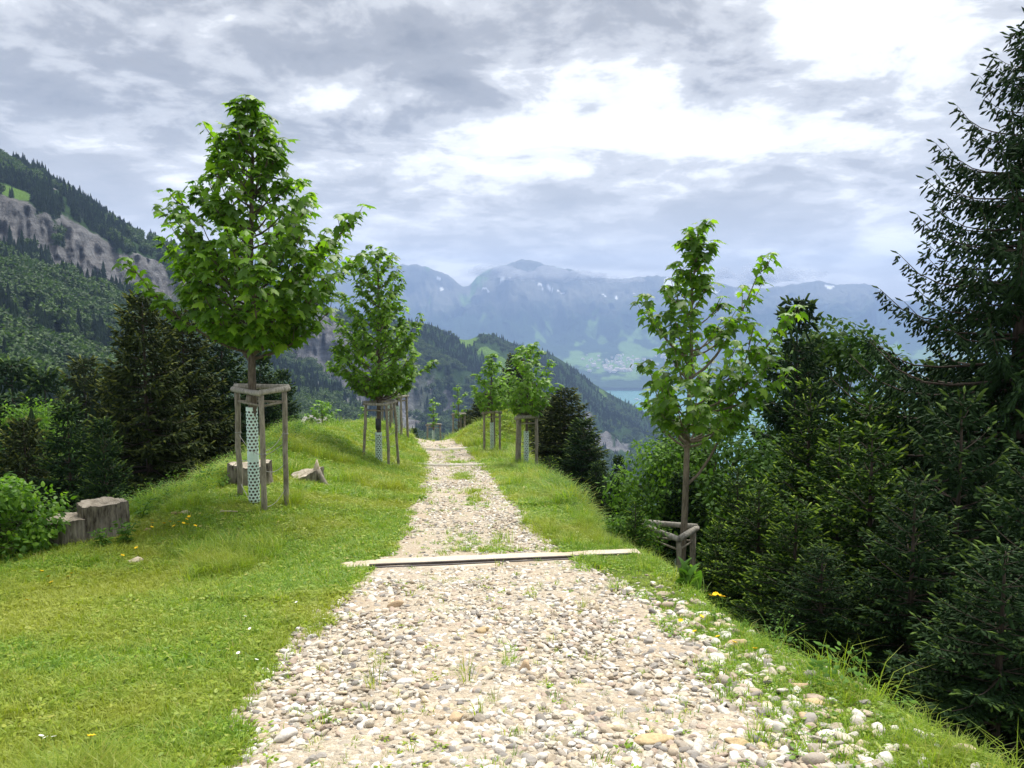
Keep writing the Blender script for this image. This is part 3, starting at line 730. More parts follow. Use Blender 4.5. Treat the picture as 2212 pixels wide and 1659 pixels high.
def leafy_mesh(seed, Ht, Rx, ztop, n, leaf, kind='oval', nlimb=9, bottom=.15, clump=26):
    """broadleaf bush or tree: trunk MB and leaf mass in clumps hung on limbs"""
    rs = np.random.RandomState(seed); wood = MB()
    zt = np.linspace(0, 1, 8); TP = np.stack([np.cumsum(rs.normal(0, .03*Rx, 8)), np.cumsum(rs.normal(0, .03*Rx, 8)), zt*Ht*.9], -1)
    wood.tube(TP, min(.09, .012*Ht)*(1-zt*.9)+.004, 7)
    cen = []
    for i in range(clump):
        f = bottom+(1-bottom)*rs.rand()**.7; rad = Rx*math.sqrt(max(.02, 1-((f-.45)/.6)**2))*math.sqrt(rs.uniform(.15, 1)); az = rs.uniform(0, 6.28)
        c = np.array([math.cos(az)*rad, math.sin(az)*rad, f*Ht*.96]); cen.append(c)
        s = np.array([np.interp(max(.05, f*.75)*Ht, TP[:, 2], TP[:, k]) for k in range(3)]); t = np.linspace(0, 1, 5)[:, None]
        wood.tube(s+(c-s)*t+np.array([0, 0, .12*Ht])*(t*(1-t)), min(.02, .003*Ht)*(1-t[:, 0]*.85)+.002, 4, cap=False)
    cen = np.array(cen); k = rs.randint(0, clump, n)
    dirs = rs.normal(0, 1, (n, 3)); dirs /= np.linalg.norm(dirs, axis=1)[:, None]
    rc = Rx*.36*rs.uniform(.7, 1.3, clump)
    Pn = cen[k]+dirs*(rc[k]*rs.uniform(.3, 1, n)**.6)[:, None]*[1, 1, .72]
    A = dirs*.7+np.array([0, 0, -.35])+rs.normal(0, .4, (n, 3)); N = dirs*.5+np.array([0, 0, 1.])+rs.normal(0, .35, (n, 3))
    rnd = np.clip(rs.normal(.5, .22, n), 0, 1)
    V, T, A_ = leaf_mass(Pn, leaf_frames(A, N), leaf*rs.uniform(.7, 1.2, n), LSH[kind], rs.randint(0, 3, n), rnd)
    return wood, V, T, A_
def put_leafy(geo, loc, label, cat, name, mat, bark='bark_maple', group=None):
    r = thing(name, loc, label, cat, group); w, V, T, A = geo
    obj('trunk', w.mesh(name+'_trunk', M[bark], True), r)
    c = obj('crown', mesh_np(name+'_crown', V, T, M[mat], {'rnd': A}, True), r); c['kind'] = 'stuff'; return r

# ------------------------------------------------------------------ young maples along the path
rsG = np.random.RandomState(99)
def guard(loc, label, offs, hgt=1.75, pr=.045, wires=True, group='tree guards along the path', seed=0, leanout=.03):
    """three posts, three top rails, tie cords; offs = three (dx, dy) of the posts"""
    rs = np.random.RandomState(seed+5); g = thing('tree_guard', loc, label, 'tree guard', group)
    tops, bots = [], []
    for (dx, dy) in offs:
        zb = hz(loc[0]+dx, loc[1]+dy)-loc[2]
        b = np.array([dx*(1+leanout*2), dy*(1+leanout*2), zb-.12]); t = np.array([dx*(1-leanout), dy*(1-leanout), hgt+rs.uniform(-.03, .03)])
        q = np.linspace(0, 1, 7)[:, None]; P_ = b+(t-b)*q; P_[1:-1, :2] += rs.normal(0, .006, (5, 2))
        obj('post', MB().tube(P_, pr*(1+.06*rs.normal(size=7)), 9, jit=.05, rs=rs).mesh('post', M['post'], True), g)
        tops.append(t); bots.append(b)
    for i in range(3):
        a, b = tops[i].copy(), tops[(i+1) % 3].copy(); dv = (b-a)/np.linalg.norm(b-a)
        nrm = np.array([-dv[1], dv[0], 0]); c = (tops[0]+tops[1]+tops[2])/3
        if np.dot(nrm, (a+b)/2-c) < 0: nrm = -nrm
        off = nrm*(pr*.9); a = a-dv*.06+off; b = b+dv*.06+off; a[2] = hgt+.02+.022*i; b[2] = hgt+.02+.022*i
        q = np.linspace(0, 1, 6)[:, None]
        obj('rail', MB().tube(a+(b-a)*q, pr*1.02*(1+.05*rs.normal(size=6)), 9, jit=.05, rs=rs).mesh('rail', M['rail'], True), g)
    # lower brace ring of flat boards just below the rails
    for i in range(3):
        a, b = tops[i]*1.0, tops[(i+1) % 3]*1.0; a = a.copy(); b = b.copy(); a[2] = b[2] = hgt-.17
        q = np.linspace(0, 1, 3)[:, None]
        obj('brace', MB().tube(a+(b-a)*q, .018, 5, jit=.05, rs=rs).mesh('brace', M['post'], True), g)
    if wires:
        def P_on(i, f): return bots[i]+(tops[i]-bots[i])*f
        for (i, f0, j, f1) in ((0, .62, 1, .52), (1, .55, 2, .68), (0, .38, 2, .58), (0, .2, 1, .04), (1, .1, 2, .22), (1, .40, 2, .42)):
            a, b = P_on(i, f0), P_on(j, f1); q = np.linspace(0, 1, 8)[:, None]
            W = a+(b-a)*q-np.array([0, 0, .09])*(4*q*(1-q))
            obj('cord', MB().tube(W, .0055, 4, cap=False).mesh('cord', M['wire'], True), g)
        for i in range(3):
            p = P_on(i, (.62, .52, .64)[i]); a = np.linspace(0, 6.283, 9)
            obj('cord', MB().tube(np.stack([p[0]+np.cos(a)*pr*1.15, p[1]+np.sin(a)*pr*1.15, p[2]+a*.003], -1), .006, 4, cap=False).mesh('cord_loop', M['wire'], True), g)
    return g
def sleeve_mesh(rad, z0, z1, ncell=9, cell=.052, plain=()):
    """perforated plastic tube with real round holes"""
    V, T = [], []; rows = int((z1-z0)/cell); da = 2*math.pi/ncell
    def vert(a, z, r=rad): V.append((math.cos(a)*r, math.sin(a)*r, z)); return len(V)-1
    for r in range(rows):
        zz = z0+r*cell; sh = (r % 2)*.5*da
        solid = any(a <= (zz-z0)/(z1-z0) <= b for a, b in plain)
        for c in range(ncell):
            a0 = c*da+sh; a1 = a0+da; zc = zz+cell/2; ac = (a0+a1)/2
            if solid:
                i = [vert(a0, zz), vert(ac, zz), vert(a1, zz), vert(a1, zz+cell), vert(ac, zz+cell), vert(a0, zz+cell)]; T += [(i[0], i[1], i[4]), (i[0], i[4], i[5]), (i[1], i[2], i[3]), (i[1], i[3], i[4])]; continue
            ou = [vert(a0, zz), vert(ac, zz), vert(a1, zz), vert(a1, zc), vert(a1, zz+cell), vert(ac, zz+cell), vert(a0, zz+cell), vert(a0, zc)]
            th = [-2.356, -1.571, -.785, 0, .785, 1.571, 2.356, 3.1416]
            inn = [vert(ac+math.cos(t)*da*.34, zc+math.sin(t)*cell*.36) for t in th]
            for k in range(8):
                k2 = (k+1) % 8; T += [(ou[k], ou[k2], inn[k2]), (ou[k], inn[k2], inn[k])]
    return mesh_np('trunk_sleeve', np.array(V), np.array(T), M['sleeve'], None, True)

# left foreground maple
L1 = on(540, 12.2)
prof1 = [(0, .45), (.06, .8), (.14, 1.25), (.26, 1.65), (.38, 1.75), (.47, 1.4), (.55, 1.0), (.63, .8), (.74, .6), (.83, .42), (.9, .24), (.96, .12), (1, .04)]
t1 = maple(L1, 'large leafy maple in a post guard on the left lawn', 300,
      maple_geo(11, 6.3, 2.5, prof1, 112, .16, 5.0, lean=(.10, 0), r0=.075, thin=1.0, extra=((3.2, 0.1, 1.55, 1.25), (3.1, .5, 1.3, 1.0), (3.2, 3.2, 1.05, 1.6), (3.0, 2.9, 1.35, 1.0), (4.75, .3, .42, .85), (4.8, 3.0, .42, .75))))
obj('trunk_sleeve', sleeve_mesh(.088, .03, 1.55, 9, .05, ((.42, .52), (.93, 1.01))), t1, (0, 0, 0))
obj('trunk_tie', MB().tube([(0, 0, 1.60), (.01, 0, 1.72)], .085, 10, jit=.1).mesh('trunk_tie', M['bark_stump'], True), t1)
guard(L1, 'weathered post guard with triangle of rails around the large left maple', [(-.32, .28), (.28, -.40), (.47, .14)], 1.76, .042, seed=1, leanout=.0)
# second left maple
L2 = on(815, 22.7)
prof2 = [(0, .5), (.08, 1.05), (.2, 1.45), (.36, 1.45), (.5, 1.3), (.62, 1.05), (.75, .8), (.86, .6), (.94, .45), (1, .1)]
t2 = maple(L2, 'second leafy maple on the left verge beside the timber bar', 260, maple_geo(23, 6.4, 2.0, prof2, 96, .155, 5.0, lean=(.12, 0), r0=.07, extra=((2.3, 0, 1.5, .5), (2.4, 3.1, 1.4, .3))))
obj('trunk_sleeve', sleeve_mesh(.10, .02, .95, 8, .055, ((.85, 1.01),)), t2); obj('trunk_wrap', MB().tube([(0, 0, .98), (0, 0, 1.3)], .085, 9, jit=.08).mesh('trunk_wrap', M['sleeve_dark'], True), t2)
guard(L2, 'dark leaning post guard around the second left maple', [(-.36, -.15), (.30, -.30), (.46, .30)], 1.72, .042, seed=2, leanout=.08)
# third and fourth left
L3 = on(857, 35.5)
t3 = maple(L3, 'slender maple half hidden behind the second left maple', 0, maple_geo(31, 4.6, 1.6, [(0, .4), (.3, .9), (.7, .6), (1, .1)], 20, .16, 4, r0=.05), 'maple_low', 'maple_bright')
obj('trunk_sleeve', sleeve_mesh(.09, .02, 1.4, 8, .07), t3)
guard(L3, 'post guard on the left verge just before the crest', [(-.34, .1), (.2, -.3), (.4, .2)], 1.75, .055, False, seed=3, leanout=.03)
L4 = on(838, 40)
t4 = maple(L4, 'thin sapling behind the berm left of the crest', 0, maple_geo(33, 3.8, 1.6, [(0, .3), (.4, .6), (1, .1)], 12, .16, 4, r0=.04), 'maple_low', 'maple_bright')
obj('trunk_sleeve', sleeve_mesh(.085, .02, 1.3, 8, .07), t4)
guard(L4, 'post guard furthest along the left verge, mostly behind another guard', [(-.34, .1), (.2, -.3), (.4, .2)], 1.7, .055, False, seed=4)
# near right maple, down the bank
R1 = on(1478, 12.4); R1.z = float(at(1478, 1150, 12.4)[2])-1.72
ztop = float(at(1500, 470, 12.4)[2])-R1.z
prof3 = [(0, .6), (.05, .95), (.16, 1.4), (.3, 1.4), (.42, 1.05), (.53, .78), (.63, .56), (.75, .36), (.86, .26), (.94, .17), (1, .04)]
bias = lambda az, f: 1.0 if f > .55 else (1.15 if math.cos(az) > -.1 else .6)
t5 = maple(R1, 'young maple on the right bank with lean side stem from low on trunk', 300,
      maple_geo(45, ztop, 3.35, prof3, 56, .16, 4.6, lean=(.28, 0), r0=.062, az_bias=bias, extra=(((.05, 0, 2.45), .05, 1.05, 2.6), (4.5, 3.0, .75, 1.0), (4.2, .1, 1.15, 1.9), (3.9, .0, 1.55, 1.3), (3.6, -.2, 1.4, .6))), bark='bark_light')
obj('trunk_sleeve', sleeve_mesh(.085, .02, 1.3, 9, .05), t5)
guard(R1, 'low pale post guard on the right bank beside the drain channel', [(-.50, .42), (-.10, -.34), (.24, .16)], 1.70, .046, seed=6, leanout=.01)
# right pair further along
R2 = on(1137, 26)
t6 = maple(R2, 'bright maple in front of the dark spruces, right of the path', 0, maple_geo(52, 4.35, 1.95, [(0, .5), (.15, .85), (.4, .95), (.7, .85), (.88, .6), (1, .15)], 44, .17, 5, r0=.055, lean=(.05, 0)), 'maple_low', 'maple_bright')
obj('trunk_sleeve', sleeve_mesh(.085, .02, 1.35, 8, .06), t6)
guard(R2, 'tall post guard right of the path in front of dark spruces', [(-.30, -.25), (-.22, .3), (.34, .0)], 1.78, .055, seed=7, leanout=.01)
R3 = on(1062, 35)
t7 = maple(R3, 'bright maple at the foot of the grassy cone', 0, maple_geo(57, 4.5, 1.9, [(0, .5), (.15, .95), (.4, 1.05), (.6, .75), (.8, .45), (1, .1)], 42, .17, 5, r0=.055), 'maple_low', 'maple_bright')
obj('trunk_sleeve', sleeve_mesh(.085, .02, 1.35, 8, .06), t7)
guard(R3, 'post guard at the foot of the grassy cone', [(-.34, -.1), (.1, .35), (.36, -.15)], 1.75, .055, False, seed=8, leanout=.01)
R4 = on(990, 46.5)
t8 = maple(R4, 'forked sapling on the bank beyond the grassy cone', 0, maple_geo(61, 3.6, 1.5, [(0, .3), (.4, .5), (.7, .6), (1, .1)], 12, .16, 4.5, r0=.04), 'maple_low', 'maple_bright')
guard(R4, 'pale post guard on the bank beyond the grassy cone', [(-.32, -.2), (.1, .3), (.36, -.1)], 1.75, .055, False, seed=9)
R5 = on(934, 52); R5.z = float(at(934, 918, 52)[2])-1.5
t9 = maple(R5, 'sparse thin sapling beyond the crest of the path', 0, maple_geo(66, 3.4, 1.4, [(0, .3), (.5, .45), (1, .1)], 9, .17, 3, r0=.035, thin=.55), 'maple_low', 'maple_bright')
obj('trunk_sleeve', sleeve_mesh(.08, .02, 1.2, 8, .08), t9)
guard(R5, 'post guard beyond the crest of the path, lower half hidden', [(-.36, -.2), (.0, .3), (.5, -.1)], 1.5, .06, False, seed=10)
L5 = on(694, 47); L5.z = float(at(694, 940, 47)[2])-1.6
maple(L5, 'round bright maple behind the berm near the far hut', 0, maple_geo(71, 3.75, 1.6, [(0, .5), (.2, .95), (.6, .95), (.85, .7), (1, .2)], 40, .17, 5, r0=.05), 'maple_low', 'maple_bright')
guard(L5, 'post guard peeping over the berm under the round maple', [(-.4, -.1), (.0, .35), (.4, -.1)], 1.6, .055, False, seed=11)
L6 = on(781, 52); L6.z = float(at(781, 935, 52)[2])-1.3
maple(L6, 'narrow sapling peeping over the berm', 0, maple_geo(74, 3.1, 1.3, [(0, .25), (.5, .4), (1, .1)], 10, .17, 4, r0=.035), 'maple_low', 'maple_bright')

# ------------------------------------------------------------------ conifers and broadleaf trees
SP = {
 'hero': spruce_meshes('hero', 101, 14.5, 5.2, 46, 8, .46, .115, .0215, M['spruce'], base=.16, bare=.06, hang=.55, sub=1.0, power=.9, tipb=.25, upsw=.95, asc=.40, pend=.9, lsub=.2),
 'young': spruce_meshes('young', 103, 7.5, 2.4, 25, 8, .20, .12, .024, M['spruce_young'], base=.03, bare=.1, hang=.16, sub=1.15, power=.8, tipb=1.0),
 'young2': spruce_meshes('young2', 104, 6.0, 2.2, 23, 8, .24, .12, .024, M['spruce_young'], base=.03, bare=.1, hang=.2, sub=1.15, power=.75, tipb=.95),
 'brown': spruce_meshes('brown', 107, 11.0, 2.9, 34, 8, .30, .24, .05, M['spruce_brown'], base=.06, bare=.2, hang=.5, sub=.85, power=.7, tipb=.55),
 'dark': spruce_meshes('dark', 109, 10.0, 2.6, 32, 8, .28, .24, .05, M['spruce'], base=.05, bare=.15, hang=.45, sub=.85, power=.75, tipb=.5),
 'near': spruce_meshes('near', 111, 6.5, 2.3, 24, 8, .30, .125, .023, M['spruce'], base=.03, bare=.15, hang=.35, sub=1.0, power=.75, tipb=.85),
 'small': spruce_meshes('small', 113, 2.4, .85, 14, 6, .12, .10, .016, M['spruce_young'], base=.03, bare=.1, hang=.2, sub=1.0, power=.8, tipb=.8),
}
SPH = {'hero': 14.5, 'young': 7.5, 'young2': 6.0, 'brown': 11.0, 'dark': 10.0, 'near': 6.5, 'small': 2.4}
def spr(kind, px, top, d, label, wide=1.0, rz=0, group=None):
    b = on(px, d); zt = float(at(px, top, d)[2]); h = max(.6, zt-b.z); s = h/SPH[kind]
    return put_tree(SP[kind], b, label, rz=rz, group=group, scale=(s*wide, s*wide, s))
spr('hero', 2205, 10, 13.5, 'tall dark spruce with drooping branches at the right edge', 1.1, .3)
right = [('brown', 1078, 815, 46, 'dark spruce just behind the grassy cone', 1.7),
         ('brown', 1145, 825, 42, 'bushy dark spruce right behind the grassy cone', 1.9),
         ('brown', 1192, 860, 39, 'rounded spruce between the cone and the broad dark spruce', 1.9),
         ('brown', 1015, 885, 50, 'spruce filling the gap left of the grassy cone', 1.9),
         ('dark', 1180, 1060, 22, 'low spruce on the right slope below the tall post guard', 1.3),
         ('young', 1650, 1040, 13.5, 'fresh green spruce between the low guard and the layered sprays', 1.15),
         ('young', 1820, 930, 13.0, 'fresh green spruce with stacked sprays beside the bushy one', 1.1),
         ('dark', 1480, 1020, 19, 'dark spruce at the dip right of the path', 1.2),
         ('near', 1990, 1030, 9.4, 'dark spruce low in front of the layered sprays', 1.0),
         ('near', 1790, 1180, 9.8, 'low dark spruce on the bank below the fresh spruces', 1.3),
         ('near', 2200, 1180, 7.4, 'dark spruce in the lower right corner', 1.3),
         ('dark', 2060, 780, 21, 'spruce behind the branches of the tall dark spruce', 1.0),
         ('dark', 2190, 800, 19, 'spruce at the right edge behind the tall dark spruce', 1.0),
         ('dark', 1722, 648, 25, 'pointed dark spruce top rising behind the right bank maple', .75),
         ('young', 1752, 822, 15.5, 'narrow bright tipped spruce right of the right bank maple', .85),
         ('young2', 1880, 850, 14.5, 'bushy yellow tipped spruce left of the tall dark spruce', 1.0),
         ('young', 1895, 920, 11.2, 'spruce with layered bright sprays in front of the tall dark spruce', 1.05),
         ('young2', 1735, 1085, 11.0, 'low spruce with fresh tips right of the low pale guard', 1.15),
         ('near', 2090, 850, 10.6, 'shaded spruce below the tall dark spruce', .85),
         ('near', 2290, 880, 8.8, 'dark spruce cut by the lower right edge', .9),
         ('dark', 1985, 905, 17, 'dense shaded spruce between the bushy spruces at right', .9),
         ('young', 1600, 1010, 17, 'spruce behind the trunk of the right bank maple', .95),
         ('near', 2120, 1290, 7.9, 'small shadowed spruce low on the right bank', 1.15),
         ('young2', 1560, 1130, 14.5, 'small spruce behind the low pale guard', 1.0),
         ('dark', 1340, 985, 23, 'small pointed spruce on the right slope', .7),
         ('dark', 1290, 1000, 27, 'bushy spruce low on the right slope', .9),
         ('brown', 1222, 838, 34, 'broad dark spruce right of the guarded pair of maples', 1.7),
         ('dark', 1262, 905, 31, 'spruce leaning out right of the broad dark spruce', 1.5),
         ('brown', 1112, 765, 47, 'dark brown spruce behind the bright pair of maples', 1.2),
         ('brown', 1150, 850, 42, 'dense spruce between the bright pair of maples', 1.1),
         ('brown', 1045, 850, 48, 'spruce thicket behind the grassy cone', 1.8),
         ('dark', 1005, 925, 50, 'low spruce left of the grassy cone', 1.1),
         ('small', 1188, 985, 25, 'tiny bright spruce beside the tall post guard', 1.1),
         ('dark', 893, 925, 60, 'tiny dark spruce beyond the crest', .8)]
for i, (k, px, top, d, lab, w) in enumerate(right): spr(k, px, top, d, lab, w, rz=i*1.7, group='spruces on the right slope')
left = [('brown', 314, 636, 24, 'tall brownish spruce with visible trunk left of the large maple', 1.0),
        ('brown', 392, 668, 27, 'tall spruce half behind the large maple crown', 1.05),
        ('dark', 478, 700, 29, 'dark spruce directly behind the large maple trunk', 1.0),
        ('dark', 560, 760, 31, 'dark spruce right of the large maple trunk', .95),
        ('dark', 610, 800, 34, 'shaded spruce ending the dark clump above the berm', .9),
        ('dark', 138, 872, 21, 'dark spruce behind the stepped stump', 1.0),
        ('brown', 45, 905, 23, 'spruce near the left edge behind the shrub', 1.0),
        ('dark', 215, 905, 19, 'spruce between the stump and the tall brownish spruce', .9),
        ('dark', -60, 860, 26, 'spruce cut by the left edge', 1.0),
        ('brown', 250, 800, 36, 'slim spruce left of the tall brownish spruce', .8),
        ('dark', 95, 800, 45, 'spruce further down the left slope', .9),
        ('brown', 180, 775, 50, 'spruce further down the left slope near the tall brownish one', .9),
        ('dark', 20, 780, 55, 'spruce far down the left slope at the edge', .9),
        ('dark', 665, 905, 42, 'low spruce beside the far hut meadow', .9)]
for i, (k, px, top, d, lab, w) in enumerate(left): spr(k, px, top, d, lab, w, rz=i*2.1+.4, group='spruces on the left slope')

def leafy(seed, px, top, d, label, mat='beech', w=.5, n=5000, leaf=.09, cat='broadleaf tree', name='broadleaf_tree', clump=40, kind='oval', group=None):
    b = on(px, d); h = float(at(px, top, d)[2])-b.z
    return put_leafy(leafy_mesh(seed, h, w, h, n, leaf, kind, clump=clump), b, label, cat, name, mat, group=group)
leafy(201, 1815, 690, 27, 'dark rounded beech behind the right bank maple', w=2.7, n=20000, leaf=.2, clump=190)
leafy(202, 1560, 900, 21, 'shaded beech behind the side stem of the right bank maple', w=2.2, n=12000, leaf=.13, clump=90)
leafy(203, 1440, 958, 20, 'mid green beech at the dip of the right slope', w=1.5, n=9000, leaf=.11, clump=60, mat='shrub')
leafy(204, 1660, 1010, 19, 'dim beech deep in the right thicket', w=2.2, n=12000, leaf=.14, clump=80)
leafy(205, 40, 840, 34, 'light green broadleaf tree among the left spruces', w=1.6, n=5000, leaf=.14, mat='shrub', clump=40)
leafy(206, 95, 850, 38, 'second light broadleaf tree among the left spruces', w=1.6, n=4000, leaf=.14, mat='shrub', clump=40)
leafy(207, -5, 1045, 9.6, 'bright leafy shrub at the left edge beside the stepped stump', w=.55, n=2200, leaf=.07, mat='maple_bright', cat='shrub', name='shrub', clump=26)
leafy(208, -90, 1060, 9.2, 'leafy shrub cut by the left edge', w=.8, n=2200, leaf=.075, mat='shrub', cat='shrub', name='shrub', clump=24)
leafy(209, 1372, 1120, 12.4, 'light green bush at the right end of the drain channel', w=.55, n=2200, leaf=.05, mat='shrub', cat='shrub', name='shrub', clump=24)
leafy(210, 1340, 1140, 12.5, 'low bush on the bank above the drain channel end', w=.55, n=1800, leaf=.05, mat='shrub', cat='shrub', name='shrub', clump=22)
spr('small', 1378, 1085, 12.2, 'thin bright spruce sapling left of the low pale guard', .8, .4, 'spruces on the right slope')

# ------------------------------------------------------------------ distant woods (one mass)
def far_spruce(seed, n=10):
    rs = np.random.RandomState(seed); b = MB(); H_ = 1.0
    for i in range(n):
        f = i/n; z = .08+.86*f; r = .20*(1-f)**.8+.012; k = 9
        a = np.arange(k*2)*math.pi/k+rs.rand(); rr = np.where(np.arange(2*k) % 2 == 0, r*rs.uniform(.8, 1.25, 2*k), r*.45)
        zz = np.where(np.arange(2*k) % 2 == 0, z-.07*rs.uniform(.5, 1.2, 2*k), z-.01)
        V = np.concatenate([[[0, 0, z+.13]], np.stack([np.cos(a)*rr, np.sin(a)*rr, zz], -1)]); m = 2*k
        b.add(V, [(0, 1+j, 1+(j+1) % m) for j in range(m)], rs.uniform(0, .35))
    return b.mesh('far_spruce', M['far_spruce'])
def far_broad(seed, mat):
    rs = np.random.RandomState(seed); n = 420; cl = rs.normal(0, 1, (14, 3)); cl /= np.linalg.norm(cl, axis=1)[:, None]
    cen = cl*rs.uniform(.12, .26, (14, 1))*[1, 1, .9]+[0, 0, .58]; k = rs.randint(0, 14, n); d = rs.normal(0, 1, (n, 3)); d /= np.linalg.norm(d, axis=1)[:, None]
    P_ = cen[k]+d*.15; V, T, A = leaf_mass(P_, leaf_frames(d*.6+rs.normal(0, .5, (n, 3)), d+[0, 0, .6]), np.full(n, .11), LSH['oval'], rs.randint(0, 3, n), rs.uniform(0, .4, n))
    return mesh_np('far_broad', V, T, M[mat], {'rnd': A}, True)
FP = [proto('far_spruce_a', far_spruce(1)), proto('far_spruce_b', far_spruce(2, 12)), proto('far_broad_a', far_broad(3, 'far_broad')), proto('far_broad_b', far_broad(4, 'far_broad'))]
rs = np.random.RandomState(17)
ci = 0
def mount_sample(n, v0, v1, u0, u1):
    u = rs.uniform(u0, u1, n); v = rs.uniform(v0, v1, n)
    iu = np.clip(np.searchsorted(up, u)-1, 0, len(up)-2); iv = np.clip(np.searchsorted(vr, v)-1, 0, len(vr)-2)
    fu_ = ((u-up[iu])/(up[iu+1]-up[iu]))[:, None]; fv_ = ((v-vr[iv])/(vr[iv+1]-vr[iv]))[:, None]
    p = P[iu, iv]*(1-fu_)*(1-fv_)+P[iu+1, iv]*fu_*(1-fv_)+P[iu, iv+1]*(1-fu_)*fv_+P[iu+1, iv+1]*fu_*fv_
    return p, rock[iu, iv], mead[iu, iv], u, v
chunks = [mount_sample(9000, 0, 1.05, -500, 1100), mount_sample(9000, 1, 2.1, -300, 1500), mount_sample(4500, 2, 3.05, -200, 1550), mount_sample(15000, 3, 4.0, -200, 1550), mount_sample(5000, 0, 2, 1100, 1600)]
p_ = np.concatenate([c[0] for c in chunks]); rk_ = np.concatenate([c[1] for c in chunks]); md_ = np.concatenate([c[2] for c in chunks]); u_ = np.concatenate([c[3] for c in chunks]); v_ = np.concatenate([c[4] for c in chunks])
clear_ = fbm(u_/34, v_*2.6, 3, 85); keep = (rs.rand(len(p_)) > sm(clear_, .45, .8)) & (rs.rand(len(p_)) > rk_*1.25-.05) & (rs.rand(len(p_)) > md_*1.02)
p_, u_, v_ = p_[keep], u_[keep], v_[keep]
br = fbm(p_[:, 0]/110, p_[:, 1]/110, 3, 81)+.25*sm(v_, 2.2, 1.2)-.35*sm(v_, 2.6, 3.2)
idx = np.where(br+rs.normal(0, .25, len(p_)) > .1, 2+rs.randint(0, 2, len(p_)), rs.randint(0, 2, len(p_)))
hts = (7+15*rs.rand(len(p_))**1.3)*np.where(idx > 1, .85, 1.0)*(1-.3*sm(v_, 3, 4))
scl = np.stack([hts*np.where(idx > 1, 1.15, .95)]*2+[hts], -1)
p_[:, 2] -= .8
scatter('forest', p_, np.stack([0*hts, 0*hts, rs.uniform(0, 6.28, len(hts))], -1), scl, FP, idx)['label'] = 'dense mixed forest covering the mountain slopes'
# wood on the slopes of the near ridge itself, below and beyond the individual trees
n = 2600; xx = rs.uniform(-110, 60, n); yy = rs.uniform(15, 330, n)
el_ = edge_l(np.clip(yy, -30, 60)); er_ = edge_r(np.clip(yy, -30, 60))
ok = ((xx < el_-9) & (yy > 30) & (xx/yy < -.18)) | ((xx > er_+10) & (yy > 30)) | ((yy > 85))
# keep the view over the crest open: nothing may rise above the line of the crest there
zz = H(xx, yy); hh = rs.uniform(7, 13, n)
top_row = CY-F*np.tan(np.arctan2(zz+hh, yy)+PITCH); colp = CX+F*xx/yy
ok &= top_row > np.interp(colp, [0, 200, 640, 660, 900, 1000, 1250, 1350, 1450, 1700, 2212], [850, 830, 850, 965, 960, 930, 960, 1040, 1000, 960, 900])
xx, yy, zz, hh = xx[ok], yy[ok], zz[ok], hh[ok]; ix = np.where(rs.rand(len(xx)) < .25, 2, rs.randint(0, 2, len(xx)))
scatter('woodland', np.stack([xx, yy, zz-.3], -1), np.stack([0*xx, 0*xx, rs.uniform(0, 6.28, len(xx))], -1), np.stack([hh, hh, hh], -1), FP, ix)['label'] = 'woodland filling the slopes below the ridge'
# single trees standing out on the grassy skyline of the mountain
for i, px in enumerate((318, 330, 336, 342, 352, 368, 374)):
    k = np.argmin(np.abs(up-px)); q = P[k, -2]
    o = obj('skyline_spruce', FP[i % 2].data, None, q-[0, 0, 1], (0, 0, i*1.3), (9+i % 3*4, 9+i % 3*4, 11+(i*7) % 9))
    tag(o, '%s of seven lone spruces on the grassy skyline, counted from the left' % ('first', 'second', 'third', 'fourth', 'fifth', 'sixth', 'last')[i], 'spruce tree', 'spruces on the grassy skyline')

# ------------------------------------------------------------------ buildings and things in the valley
def house_mesh(w, l, h, rh, ov=.4):
    b = MB(); b.box((0, 0, h/2), (w, l, h))
    for s in (-1, 1):
        V = [(s*(w/2+ov), -l/2-ov, h-.35), (s*(w/2+ov), l/2+ov, h-.35), (0, l/2+ov, h+rh), (0, -l/2-ov, h+rh)]; V += [(x, y, z+.25) for x, y, z in V]
        b.add(V, [(0, 1, 2), (0, 2, 3), (4, 6, 5), (4, 7, 6), (0, 4, 5), (0, 5, 1), (1, 5, 6), (1, 6, 2), (3, 7, 4), (3, 4, 0)], 0, 1)
    for s in (-1, 1): b.add([(-w/2, s*l/2, h), (w/2, s*l/2, h), (0, s*l/2, h+rh)], [(0, 1, 2)], 0, 0)
    return b
M['wall'] = material('white_render', _flat((.78, .77, .74), (.70, .69, .66), 2))
M['roof'] = material('pale_brown_roof_tiles', _flat((.40, .35, .31), (.55, .50, .46), 2))
M['roof_grey'] = material('grey_shingle_roof', _flat((.30, .28, .26), (.40, .38, .35), 2))
M['timber'] = material('dark_timber', _flat((.16, .11, .08), (.24, .17, .12), 2))
hm = [house_mesh(w, l, h, rh, .6).mesh('house', [M['wall'], M['roof']]) for w, l, h, rh in ((11, 14, 9, 4), (14, 22, 12, 4), (10, 11, 7, 4))]
rs = np.random.RandomState(5)
for i in range(110):
    if i < 62: px, v = rs.normal(1345, 42), rs.uniform(2.5, 3.9)
    elif i < 88: px, v = rs.normal(1335, 22), rs.uniform(2.0, 2.5)
    else: px, v = rs.uniform(1235, 1500), rs.uniform(2.3, 3.8)
    iu = int(np.clip(np.searchsorted(fu, px), 0, len(fu)-1)); iv = int(np.clip(np.searchsorted(fv, v), 0, len(fv)-1))
    q = Q[iu, iv].copy(); q[0] += rs.uniform(-6, 6)
    big = i < 88
    tag(obj('house', hm[i % 3], None, q-[0, 0, 2], (0, 0, rs.uniform(0, 3)), rs.uniform(1.4, 2.3)),
        'tiny pale house in the hazy village above the lake' if big else 'tiny pale farmhouse scattered outside the hazy village', 'house', 'houses of the far village' if big else 'farmhouses around the far village')
